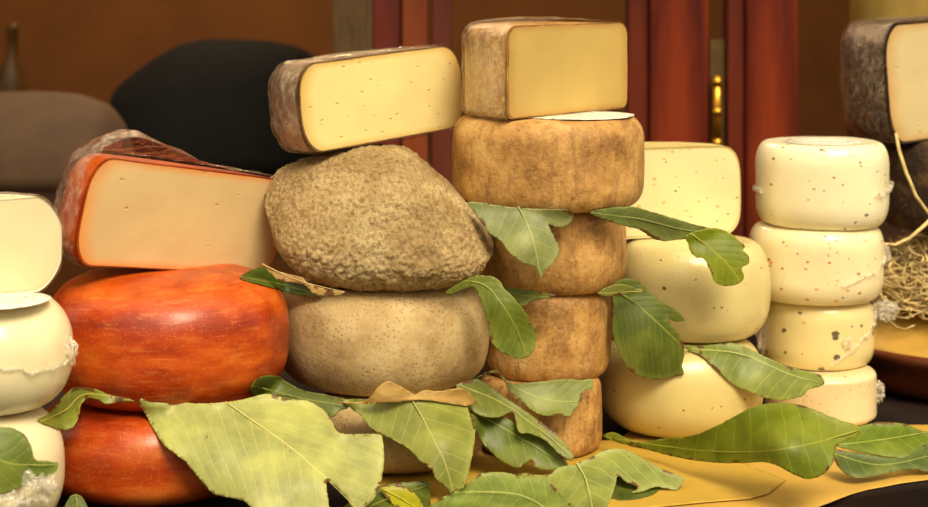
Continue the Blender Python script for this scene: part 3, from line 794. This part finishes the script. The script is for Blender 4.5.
st = box('display_stand', fx(860, 1.15), fx(985, 1.15), 1.05, 1.25, -.85, zat(110, 1.15), m_wood('stand_wood', (44, 24, 14), (74, 44, 26), .6, 5)); tag(st, 'dark wooden pedestal behind the dark cheeses at the right edge', 'stand')
prj = [(0, 0), (.064, 0), (.070, .010), (.070, .250), (.060, .280), (.050, .290), (.050, .310), (0, .310)]
vs, fs = [], []
for (r, z) in prj:
    for j in range(40): q = 2 * PI * j / 40; vs.append(Vector((r * math.cos(q), r * math.sin(q), z)))
for i in range(len(prj) - 1):
    for j in range(40): fs.append((i * 40 + j, i * 40 + (j + 1) % 40, (i + 1) * 40 + (j + 1) % 40, (i + 1) * 40 + j))
o = mk('glass_jar', vs, fs, m_plain('olive_glass', (170, 140, 70), .15, 14, .8, coat=.5), loc=((893 - 464) * s(1.15), 1.15, zat(110, 1.15))); tag(o, 'blurred pale olive jar in the background above the dark-rinded cut cheese', 'jar')

# ------------------------------------------------------------------ leaves
bpy.context.view_layer.update()
TREES = []
def addtree(o, key=None):
    M = o.matrix_world; me = o.data
    TREES.append((key or o.name, BVHTree.FromPolygons([M @ v.co for v in me.vertices], [tuple(p.vertices) for p in me.polygons])))
for o in list(bpy.data.objects):
    if o.type == 'MESH' and o.name.split('.')[0] in ('cheese_wheel', 'rind', 'cheese_body', 'cheese_paste', 'tabletop', 'wrapping_paper', 'wooden_bowl'): addtree(o, 'C%d' % len(TREES) if 0 else o.name)
CAM = Vector((0, -CAMD, CZ))
def hitY(x, y, skip=()):
    d = (P(x, y, 0) - CAM).normalized(); best = 9
    for k, tr in TREES:
        h = tr.ray_cast(CAM, d)
        if h[0] is not None: best = min(best, h[0].y)
    return best
def catmull(pts, k=5, closed=True):
    out = []; n = len(pts)
    rngi = range(n) if closed else range(n - 1)
    for i in rngi:
        if closed: p0, p1, p2, p3 = (pts[(i + d) % n] for d in (-1, 0, 1, 2))
        else: p0, p1, p2, p3 = pts[max(i - 1, 0)], pts[i], pts[i + 1], pts[min(i + 2, n - 1)]
        for j in range(k):
            t = j / k
            out.append(tuple(.5 * ((2 * p1[a]) + (-p0[a] + p2[a]) * t + (2 * p0[a] - 5 * p1[a] + 4 * p2[a] - p3[a]) * t * t + (-p0[a] + 3 * p1[a] - 3 * p2[a] + p3[a]) * t ** 3) for a in (0, 1)))
    if not closed: out.append(tuple(pts[-1]))
    return out
def tps(ctrl):
    c = np.array(ctrl, float); n = len(c); X = c[:, :2] / 100
    def U(r2): return np.where(r2 > 1e-12, r2 * np.log(np.maximum(r2, 1e-12)), 0)
    K = U(((X[:, None] - X[None]) ** 2).sum(-1)) + np.eye(n) * .02
    Pm = np.hstack([np.ones((n, 1)), X]); A = np.zeros((n + 3, n + 3)); A[:n, :n] = K; A[:n, n:] = Pm; A[n:, :n] = Pm.T
    if n < 4: A += np.eye(n + 3) * 1e-9
    w = np.linalg.lstsq(A, np.concatenate([c[:, 2], np.zeros(3)]), rcond=None)[0]
    def f(q):
        q = np.asarray(q, float) / 100
        return U(((q[:, None] - X[None]) ** 2).sum(-1)) @ w[:n] + w[n] + q @ w[n + 1:]
    return f
LEAVES = []
_ribm = {}
def m_rib(c):
    if c not in _ribm: _ribm[c] = m_plain('leaf_rib', c, .45, 60, .85)
    return _ribm[c]
def leaf(label, outline, rib, ctrl, base=(124, 140, 44), vein=(196, 190, 96), spacing=.016, back=.25, ang=1.0, name='leaf', clamp=True, gap=.0035, serr=.5, tuck=None, wave=.0015, mat=None, cat='leaf', curl=0, gloss=.42, ang2=None, midrib=True):
    seed = len(LEAVES) + 3
    ol = catmull(outline, 6)
    rr = random.Random(seed); ol2 = []
    for i, (x, y) in enumerate(ol):
        x2, y2 = ol[(i + 1) % len(ol)]; dx, dy = x2 - x, y2 - y; L = math.hypot(dx, dy) or 1
        a = serr * (noise.noise(Vector((x * .25, y * .25, seed))) + .5 * rr.uniform(-1, 1))
        ol2.append((x - dy / L * a, y + dx / L * a))
    n0 = len(ol2); pts = [Vector(p) for p in ol2]
    xs = [p[0] for p in ol2]; ys = [p[1] for p in ol2]
    step = max(2.6, math.sqrt((max(xs) - min(xs)) * (max(ys) - min(ys)) / 1800))
    y = min(ys); row = 0
    while y < max(ys):
        x = min(xs) + (step / 2 if row % 2 else 0)
        while x < max(xs): pts.append(Vector((x, y))); x += step
        y += step * .87; row += 1
    vv, _, ff, *_ = delaunay_2d_cdt(pts, [(i, (i + 1) % n0) for i in range(n0)], [tuple(range(n0))], 1, 1e-4)
    used = sorted({i for f in ff for i in f}); mp = {a: b for b, a in enumerate(used)}
    V = [(vv[i].x, vv[i].y) for i in used]; F = [tuple(mp[i] for i in f) for f in ff]
    Y = tps([(a, b, c / 1000) for a, b, c in ctrl])(V)
    # rib coordinates
    ribp = catmull(rib, 8, False); cum = [0]
    for a, b in zip(ribp, ribp[1:]): cum.append(cum[-1] + math.hypot(b[0] - a[0], b[1] - a[1]))
    k = s(float(np.mean(Y))); UV = []
    for (x, y) in V:
        best = (1e9, 0, 0)
        for i, (a, b) in enumerate(zip(ribp, ribp[1:])):
            dx, dy = b[0] - a[0], b[1] - a[1]; L2 = dx * dx + dy * dy + 1e-9
            t = ((x - a[0]) * dx + (y - a[1]) * dy) / L2
            tc = min(max(t, 0 if i else -9), 1 if i < len(ribp) - 2 else 9)
            px, py = a[0] + dx * tc, a[1] + dy * tc; d = math.hypot(x - px, y - py)
            if d < best[0]: best = (d, cum[i] + tc * math.sqrt(L2), (dx * (y - py) - dy * (x - px)))
        UV.append((best[1] * k, math.copysign(best[0] * k, best[2])))
    for i, (x, y) in enumerate(V):
        u, v = UV[i]
        Y[i] += wave * noise.noise(Vector((x * .03, y * .03, seed))) * 2 + curl * v * v + .0005 * math.cos(2 * PI * (u - abs(v) * ang) / spacing) * min(1, abs(v) / .01) * .5
    if clamp:
        H = np.array([hitY(x, y) for x, y in V])
        if tuck is not None:      # tuck(x,y) true -> free of the clamp
            H = np.array([9 if tuck(*p) else h for p, h in zip(V, H)])
        nb = [set() for _ in V]
        for f in F:
            for a in range(3): nb[f[a]].update((f[a - 1], f[(a + 1) % 3]))
        Y = np.minimum(Y, H - gap)
        for _ in range(14):
            Y2 = np.array([.4 * Y[i] + .6 * np.mean([Y[j] for j in nb[i]]) for i in range(len(V))])
            Y = np.minimum(Y2, H - gap)
    W = [P(x, y, float(Y[i])) for i, (x, y) in enumerate(V)]
    c = sum(W, Vector()) / len(W)
    o = mk(name, [w - c for w in W], F, mat or m_leaf(base, vein, spacing, back, ang, gloss=gloss, ang2=ang2), loc=c)
    ul = o.data.uv_layers.new(name='UVMap')
    for lp in o.data.loops: ul.data[lp.index].uv = UV[lp.vertex_index]
    bl = np.array(ol2); dd = np.array([math.sqrt(((bl - q) ** 2).sum(1).min()) for q in V])
    at = o.data.attributes.new('edge', 'FLOAT', 'POINT'); at.data.foreach_set('value', np.clip(1 - dd / 6, 0, 1).astype(np.float32))
    m = o.modifiers.new('thick', 'SOLIDIFY'); m.thickness = .0005; m.offset = 0
    tag(o, label, cat, None)
    if midrib and mat is None:
        va = np.array(V); pts2 = []
        for (x, y) in ribp[::2]:
            d2 = ((va - (x, y)) ** 2).sum(1); i = int(np.argmin(d2))
            if d2[i] < 30:
                q = np.argsort(d2)[:4]; wt = 1 / (d2[q] + .3); pts2.append((x, y, float((Y[q] * wt).sum() / wt.sum())))
        if len(pts2) > 4:
            for _ in range(3):
                pts2 = [pts2[0]] + [(b[0], b[1], (a[2] + b[2] + c_[2]) / 3) for a, b, c_ in zip(pts2, pts2[1:], pts2[2:])] + [pts2[-1]]
            n_ = len(pts2)
            tv, tf = tube([P(x, y, yy - .0003) - c for x, y, yy in pts2], [.0007 - .00045 * i / n_ for i in range(n_)], 6)
            mk('midrib', tv, tf, m_rib(vein), o)
    LEAVES.append(o)
    TREES.append((o.name, BVHTree.FromPolygons(W, F)))
    return o

PALE = dict(base=(172, 176, 100), vein=(216, 204, 126))
MID = dict(base=(126, 134, 58), vein=(172, 170, 92))
GRN = dict(base=(92, 108, 32), vein=(144, 146, 62))
DRK = dict(base=(66, 88, 24), vein=(120, 130, 50))
GREY = dict(base=(136, 144, 84), vein=(180, 180, 118))

# back ones first
leaf('dark green leaf lying behind the dried strip, between orange and grey cheeses', [(240, 278), (252, 270), (266, 268), (282, 280), (300, 284), (316, 290), (322, 297), (300, 296), (280, 290), (258, 284)], [(240, 277), (280, 284), (318, 295)], [(240, 278, 0), (320, 294, -20), (270, 268, 10), (280, 292, -10)], **DRK)
leaf('dried pale brown leaf strip with a green tip at left under the coarse grey cheese', [(262, 263), (275, 270), (292, 275), (301, 277), (310, 284), (325, 289), (338, 291), (345, 292), (336, 296), (325, 296), (313, 293), (303, 284), (290, 282), (280, 281), (272, 275)], [(262, 264), (300, 281), (345, 292)], [(262, 263, -30), (300, 280, -45), (340, 293, -58), (300, 270, -40)], base=(186, 150, 92), vein=(208, 178, 120))
leaf('dark green leaf at left behind the big pale leaf, under the speckled grey wheel', [(250, 392), (258, 378), (276, 376), (300, 389), (345, 399), (349, 407), (340, 411), (336, 415), (331, 417), (322, 412), (300, 405), (268, 402)], [(262, 388), (300, 398), (345, 405)], [(262, 388, -60), (345, 402, -75), (331, 417, -85), (300, 410, -80)], **GRN)
leaf('large green leaf with yellow blotches hanging over the lowest grey cheese, its tip pointing down', [(344, 400), (352, 409), (361, 416), (372, 430), (381, 434), (395, 441), (410, 450), (420, 461), (431, 469), (436, 479), (447, 488), (452, 496), (455, 500), (459, 493), (466, 482), (470, 467), (474, 445), (475, 428), (472, 418), (468, 410), (467, 402), (455, 399), (440, 398), (415, 398), (380, 399)], [(411, 398), (428, 428), (444, 460), (455, 498)], [(350, 400, -62), (467, 400, -40), (410, 398, -66), (455, 500, -120), (475, 440, -86), (400, 445, -100), (440, 440, -108)], base=(142, 148, 66), vein=(190, 186, 104), spacing=.017, ang=.8)
leaf('shaded underside of a folded leaf, drooping over the lowest brown wheel', [(470, 406), (480, 413), (500, 416), (515, 422), (532, 430), (548, 440), (560, 452), (568, 466), (560, 470), (548, 470), (536, 468), (532, 461), (524, 464), (518, 468), (505, 463), (494, 455), (482, 442), (474, 425)], [(474, 412), (510, 432), (540, 450), (566, 466)], [(470, 408, -15), (568, 466, -25), (500, 440, -35), (540, 435, -10), (500, 464, -45)], **GRN, back=.1)  # darker green stands in for the shade on the folded underside
leaf('bright green leaf edge curling over the shaded folded underside, beside the lowest brown wheel', [(456, 386), (466, 381), (478, 379), (492, 388), (507, 399), (520, 407), (535, 418), (553, 431), (565, 443), (573, 455), (571, 461), (564, 457), (557, 452), (546, 441), (531, 434), (521, 433), (517, 428), (513, 412), (500, 417), (485, 417), (474, 412), (468, 405), (464, 396)], [(458, 385), (500, 402), (540, 430), (572, 456)], [(456, 386, -10), (573, 455, -28), (510, 400, -5), (500, 417, -35), (530, 434, -32), (485, 392, -12)], **MID, spacing=.013)
leaf('light green leaf over the top of the lowest brown wheel', [(476, 378), (488, 374), (500, 373), (504, 380), (509, 390), (520, 400), (530, 409), (540, 415), (550, 416), (560, 414), (568, 417), (573, 413), (580, 402), (584, 391), (592, 388), (592, 379), (580, 380), (565, 379), (545, 381), (525, 383), (507, 383), (502, 374), (492, 370)], [(500, 376), (525, 392), (550, 400), (580, 402)], [(480, 375, 10), (592, 382, 20), (540, 380, 5), (540, 415, -16), (575, 410, -5), (505, 385, 0)], base=(130, 142, 64), vein=(176, 176, 100), spacing=.012, gap=.002)
leaf('green leaf sliver squeezed between the second and third brown wheels', [(492, 288), (505, 287), (515, 288), (535, 291), (556, 295), (545, 299), (532, 301), (523, 306), (514, 302), (504, 296)], [(494, 288), (520, 295), (550, 297)], [(492, 288, 30), (555, 296, 14), (520, 304, 8)], **GRN)
leaf('curled glossy green leaf bending down right of the speckled grey wheel', [(444, 293), (454, 286), (463, 281), (475, 276), (490, 276), (500, 281), (504, 288), (512, 296), (521, 306), (527, 314), (530, 322), (536, 329), (536, 341), (533, 351), (527, 357), (518, 359), (508, 355), (498, 350), (491, 341), (488, 325), (484, 310), (480, 298), (474, 287), (463, 289), (452, 294)], [(470, 281), (486, 286), (503, 305), (516, 328), (526, 355)], [(446, 293, -25), (475, 280, -30), (495, 280, -30), (535, 335, -20), (490, 335, -36), (518, 358, -38), (510, 310, -44)], base=(104, 120, 38), vein=(166, 164, 74), spacing=.010, back=.2, tuck=lambda x, y: x < 470 and y < 286)
leaf('pale green pointed leaf hanging below the widest brown wheel, left of centre', [(468, 202), (490, 204), (520, 208), (545, 209), (571, 211), (572, 220), (566, 226), (556, 227), (549, 225), (553, 235), (558, 245), (559, 252), (554, 262), (548, 268), (543, 272), (541, 279), (537, 270), (533, 266), (525, 264), (515, 258), (507, 250), (500, 240), (490, 234), (481, 222), (474, 212)], [(518, 206), (528, 226), (535, 248), (541, 277)], [(470, 204, 0), (571, 214, 12), (520, 208, 6), (541, 278, -22), (500, 238, -14), (556, 250, -8), (525, 240, -20)], **GREY, spacing=.016, ang=.7, tuck=lambda x, y: y < 207)
leaf('pale grey-green leaf stretching right from under the widest brown wheel', [(590, 213), (604, 209), (620, 207), (635, 207), (650, 211), (670, 217), (690, 223), (712, 229), (702, 234), (688, 238), (676, 240), (662, 241), (650, 237), (640, 230), (625, 226), (608, 221)], [(596, 213), (640, 219), (680, 229), (705, 232)], [(592, 214, 12), (710, 230, 65), (650, 211, 40), (660, 240, 50)], base=(122, 134, 70), vein=(160, 174, 100), spacing=.02, tuck=lambda x, y: y < 209 and x < 632)
leaf('bright yellow-green leaf end hanging down in front of the peppered round cheese', [(685, 236), (697, 231), (715, 228), (730, 233), (738, 240), (745, 246), (743, 250), (748, 255), (749, 263), (742, 268), (744, 277), (738, 284), (725, 286), (715, 282), (710, 270), (704, 259), (696, 257), (690, 251), (688, 244)], [(692, 234), (712, 250), (728, 265), (740, 281)], [(686, 238, 62), (715, 228, 68), (748, 258, 60), (725, 286, 50), (705, 255, 50)], base=(128, 144, 24), vein=(190, 186, 60), spacing=.010, back=.35)
leaf('dark green leaf with a torn brown notch, hanging between brown wheels and pale cheeses', [(600, 292), (612, 284), (622, 279), (632, 279), (640, 282), (650, 292), (661, 301), (673, 308), (682, 316), (684, 321), (674, 321), (668, 318), (672, 326), (680, 336), (684, 346), (684, 356), (682, 366), (684, 374), (677, 375), (668, 378), (655, 379), (642, 377), (632, 372), (624, 362), (618, 350), (613, 335), (612, 315), (612, 297)], [(612, 288), (635, 303), (660, 325), (683, 348)], [(604, 290, 60), (640, 283, 80), (684, 320, 85), (684, 370, 80), (613, 330, 60), (640, 376, 65), (650, 330, 62)], base=(84, 100, 32), vein=(160, 162, 70), spacing=.009, back=.2)
leaf('small light green leaf flap sticking out right of the second small brown wheel', [(598, 293), (610, 286), (622, 284), (636, 288), (648, 291), (636, 294), (620, 295), (606, 296)], [(600, 293), (648, 291)], [(600, 293, 30), (648, 291, 62), (620, 284, 40)], **MID)
leaf('light green leaf sticking out to the right between the two pale round cheeses', [(684, 346), (700, 346), (718, 344), (732, 343), (746, 347), (762, 355), (780, 363), (800, 370), (816, 373), (823, 378), (824, 384), (818, 387), (808, 390), (804, 395), (796, 398), (785, 400), (775, 400), (762, 397), (752, 393), (744, 390), (734, 385), (720, 373), (710, 363), (700, 355), (690, 351)], [(690, 349), (740, 354), (790, 374), (824, 384)], [(686, 348, 105), (735, 343, 115), (824, 382, 110), (780, 400, 90), (730, 380, 88), (760, 375, 90)], base=(132, 146, 68), vein=(192, 196, 104), spacing=.013, ang=-.5, tuck=lambda x, y: x < 742 and y < 347)
leaf('green leaf with spots behind at the right edge, lying on the yellow paper', [(836, 442), (850, 431), (864, 425), (882, 422), (905, 424), (920, 430), (934, 434), (932, 445), (918, 450), (907, 458), (880, 456), (856, 451), (838, 447)], [(838, 445), (880, 440), (930, 432)], [(836, 445, 20), (930, 434, 40), (880, 422, 60), (885, 458, -5)], base=(104, 126, 32), vein=(160, 172, 70), spacing=.014)
leaf('dusky green leaf at the right edge under the spotted green one, on the yellow paper', [(834, 450), (850, 452), (870, 455), (890, 458), (906, 457), (918, 448), (936, 442), (936, 470), (910, 470), (888, 473), (872, 477), (857, 478), (845, 473), (836, 463)], [(838, 455), (880, 465), (930, 456)], [(834, 455, -30), (936, 455, 0), (860, 478, -60), (890, 456, -20)], base=(84, 102, 44), vein=(150, 160, 80), spacing=.016)
leaf('dark leaf in shade under the two lower centre leaves', [(596, 462), (612, 452), (630, 456), (652, 470), (660, 488), (640, 498), (610, 498), (598, 484)], [(598, 458), (650, 490)], [(596, 462, -40), (655, 480, -50), (620, 498, -70)], **DRK)
leaf('large green leaf in front at right, blurred, curving over the yellow paper', [(603, 436), (612, 432), (620, 435), (630, 440), (642, 442), (655, 440), (668, 438), (690, 436), (714, 427), (737, 415), (750, 408), (765, 404), (780, 403), (800, 405), (820, 412), (840, 420), (856, 425), (861, 430), (855, 437), (839, 444), (834, 455), (832, 465), (822, 475), (808, 479), (795, 475), (780, 467), (765, 462), (745, 463), (720, 463), (700, 461), (675, 457), (652, 451), (630, 446), (614, 441)], [(860, 430), (800, 446), (740, 452), (680, 448), (612, 438)], [(605, 436, 60), (655, 445, 20), (700, 440, -40), (780, 405, -90), (858, 430, -110), (810, 478, -160), (745, 462, -100), (780, 440, -150)], base=(120, 136, 28), vein=(170, 172, 60), spacing=.017, ang=-.25, back=.35, wave=.003)
leaf('broad pale green leaf with a torn edge at bottom centre right', [(522, 474), (545, 475), (560, 467), (576, 464), (592, 456), (610, 449), (626, 450), (645, 460), (660, 468), (675, 474), (684, 478), (681, 485), (675, 490), (656, 487), (642, 492), (632, 493), (637, 487), (626, 482), (618, 476), (614, 490), (608, 504), (600, 520), (560, 520), (536, 506), (526, 495), (521, 484)], [(576, 462), (586, 480), (594, 515)], [(522, 478, -50), (610, 449, -35), (684, 480, -70), (600, 518, -125), (540, 508, -110), (640, 490, -95), (585, 475, -70)], base=(140, 150, 76), vein=(204, 204, 128), spacing=.014, ang=.7)
leaf('green leaf lying flat at the bottom centre under the spotted drooping leaf tip', [(422, 520), (436, 502), (455, 490), (470, 482), (480, 474), (500, 472), (525, 477), (548, 483), (560, 494), (570, 520)], [(560, 520), (520, 495), (450, 492)], [(425, 518, -140), (480, 474, -75), (565, 518, -135), (550, 483, -85)], base=(124, 140, 64), vein=(180, 188, 100), spacing=.013, ang=.6)
leaf('green leaf low in the middle behind the small yellow leaf', [(340, 520), (352, 500), (372, 490), (390, 484), (410, 482), (428, 482), (430, 500), (427, 520)], [(345, 518), (390, 498), (428, 486)], [(340, 518, -140), (428, 484, -95), (425, 518, -130)], **GRN)
leaf('small yellow-green leaf with brown nibbled edge at the bottom middle', [(380, 489), (392, 486), (402, 486), (409, 489), (416, 495), (422, 504), (424, 516), (406, 514), (396, 507), (388, 500)], [(382, 489), (402, 499), (422, 512)], [(380, 488, -112), (422, 500, -120), (405, 514, -140)], base=(176, 172, 26), vein=(206, 196, 70), spacing=.01)
leaf('huge pale yellow-green leaf with fanning veins under the bright orange wheel', [(139, 400), (146, 415), (155, 431), (164, 445), (173, 452), (183, 460), (191, 468), (200, 479), (208, 489), (217, 495), (232, 498), (245, 502), (252, 508), (262, 518), (300, 524), (328, 516), (329, 505), (327, 492), (327, 482), (334, 485), (345, 496), (351, 506), (358, 512), (366, 506), (375, 497), (382, 478), (384, 455), (382, 437), (376, 434), (350, 434), (338, 432), (331, 420), (322, 409), (308, 401), (295, 400), (280, 397), (266, 394), (240, 400), (215, 403), (190, 403), (165, 400)], [(226, 402), (250, 419), (282, 441), (310, 464), (332, 484), (358, 510)], [(142, 402, -120), (165, 440, -165), (215, 404, -130), (262, 396, -105), (310, 402, -95), (382, 440, -125), (375, 500, -165), (300, 520, -205), (250, 450, -170), (330, 445, -150), (210, 490, -190)], **PALE, spacing=.0185, ang=1.1, ang2=2.2, back=.2, tuck=lambda x, y: y < 405 and 145 < x < 262 and y < 402 + 5 * math.sin((x - 145) / 117 * PI), wave=.003)
leaf('wavy green leaf with curled yellow edge squeezed between the white and orange cheeses', [(76, 387), (95, 389), (110, 395), (122, 397), (134, 401), (120, 402), (107, 404), (96, 399), (87, 399), (81, 405), (79, 415), (73, 427), (62, 430), (48, 425), (38, 420), (48, 414), (58, 402), (68, 392)], [(44, 420), (66, 410), (86, 394), (128, 400)], [(76, 388, -110), (130, 400, -140), (62, 430, -170), (45, 420, -165), (90, 398, -150)], base=(126, 138, 50), vein=(192, 180, 80), spacing=.012)
leaf('green leaf covering the lowest white cheese in the bottom left corner', [(-12, 427), (0, 427), (12, 428), (24, 434), (31, 446), (35, 459), (46, 461), (58, 463), (56, 471), (49, 477), (43, 478), (39, 475), (30, 481), (14, 490), (0, 494), (-12, 496)], [(-10, 456), (15, 464), (57, 465)], [(-12, 430, -215), (58, 465, -230), (0, 494, -245), (20, 440, -235)], base=(108, 126, 48), vein=(170, 176, 84), spacing=.014)
leaf('small dark green leaf tip beside the film knot in the lower left corner', [(64, 520), (68, 500), (76, 494), (84, 500), (90, 520)], [(76, 496), (78, 518)], [(68, 500, -180), (88, 510, -175), (70, 518, -190)], **GRN)
husk = m_plain('dry_leaf', (184, 146, 74), .6, 50, .75, stretch=(1, 1, 3))
leaf('dry tan folded leaf under the speckled grey wheel', [(336, 402), (352, 402), (364, 401), (372, 395), (378, 387), (388, 381), (400, 386), (415, 394), (424, 390), (440, 391), (460, 388), (470, 393), (476, 402), (466, 406), (445, 403), (420, 400), (385, 403), (358, 404)], [(338, 402), (390, 392), (420, 396), (474, 402)], [(336, 402, -62), (388, 381, -78), (416, 395, -66), (476, 402, -40), (390, 403, -84), (450, 390, -62)], mat=husk, name='dry_leaf', wave=.003)

# ------------------------------------------------------------------ camera, light
cd = bpy.data.cameras.new('camera'); cam = bpy.data.objects.new('camera', cd); COL.objects.link(cam)
cam.location = CAM; cam.rotation_euler = (PI / 2, 0, 0)
cd.sensor_width = 36; cd.lens = FPX / 928 * 36; cd.shift_y = -(253.5 - HY) / 928
cd.dof.use_dof = True; cd.dof.focus_distance = 1.76; cd.dof.aperture_fstop = 5.6
cd.clip_start = .05
SC.camera = cam
def area(name, loc, target, size, power, col):
    l = bpy.data.lights.new(name, 'AREA'); l.energy = power; l.size = size; l.color = col
    o = bpy.data.objects.new(name, l); COL.objects.link(o); o.location = loc
    o.rotation_euler = (Vector(target) - Vector(loc)).to_track_quat('-Z', 'Y').to_euler(); return o
sun = bpy.data.lights.new('sun', 'SUN'); sun.energy = 3.3; sun.angle = math.radians(28); sun.color = (1, .87, .62)
so = bpy.data.objects.new('sun', sun); COL.objects.link(so)
so.rotation_euler = Vector((-.28, .62, -.85)).to_track_quat('-Z', 'Y').to_euler()
lp = bpy.data.lights.new('shop_fill_light', 'POINT'); lp.energy = 50; lp.color = (1, .72, .42); lp.shadow_soft_size = .1  # added fill, no visible fixture: brightens the back wall inside the shop
lo = bpy.data.objects.new('shop_fill_light', lp); COL.objects.link(lo); lo.location = (-.5, 2.0, 1.7)
w = bpy.data.worlds.new('world'); SC.world = w; w.use_nodes = True; nt = w.node_tree; nt.nodes.clear()
tc = nt.nodes.new('ShaderNodeTexCoord'); sx = nt.nodes.new('ShaderNodeSeparateXYZ'); cr = nt.nodes.new('ShaderNodeValToRGB')
bg = nt.nodes.new('ShaderNodeBackground'); ow = nt.nodes.new('ShaderNodeOutputWorld')
nt.links.new(tc.outputs['Generated'], sx.inputs[0]); nt.links.new(sx.outputs[2], cr.inputs[0])
cr.color_ramp.elements[0].position = 0.0; cr.color_ramp.elements[0].color = (.22, .15, .08, 1)
cr.color_ramp.elements[1].position = .6; cr.color_ramp.elements[1].color = (1, .88, .64, 1)
nt.links.new(cr.outputs[0], bg.inputs[0]); bg.inputs[1].default_value = 1.15; nt.links.new(bg.outputs[0], ow.inputs[0])

vs_ = SC.view_settings; vs_.view_transform = 'Standard'; vs_.look = 'None'; vs_.gamma = 1; vs_.use_curve_mapping = False; vs_.exposure = 0.24
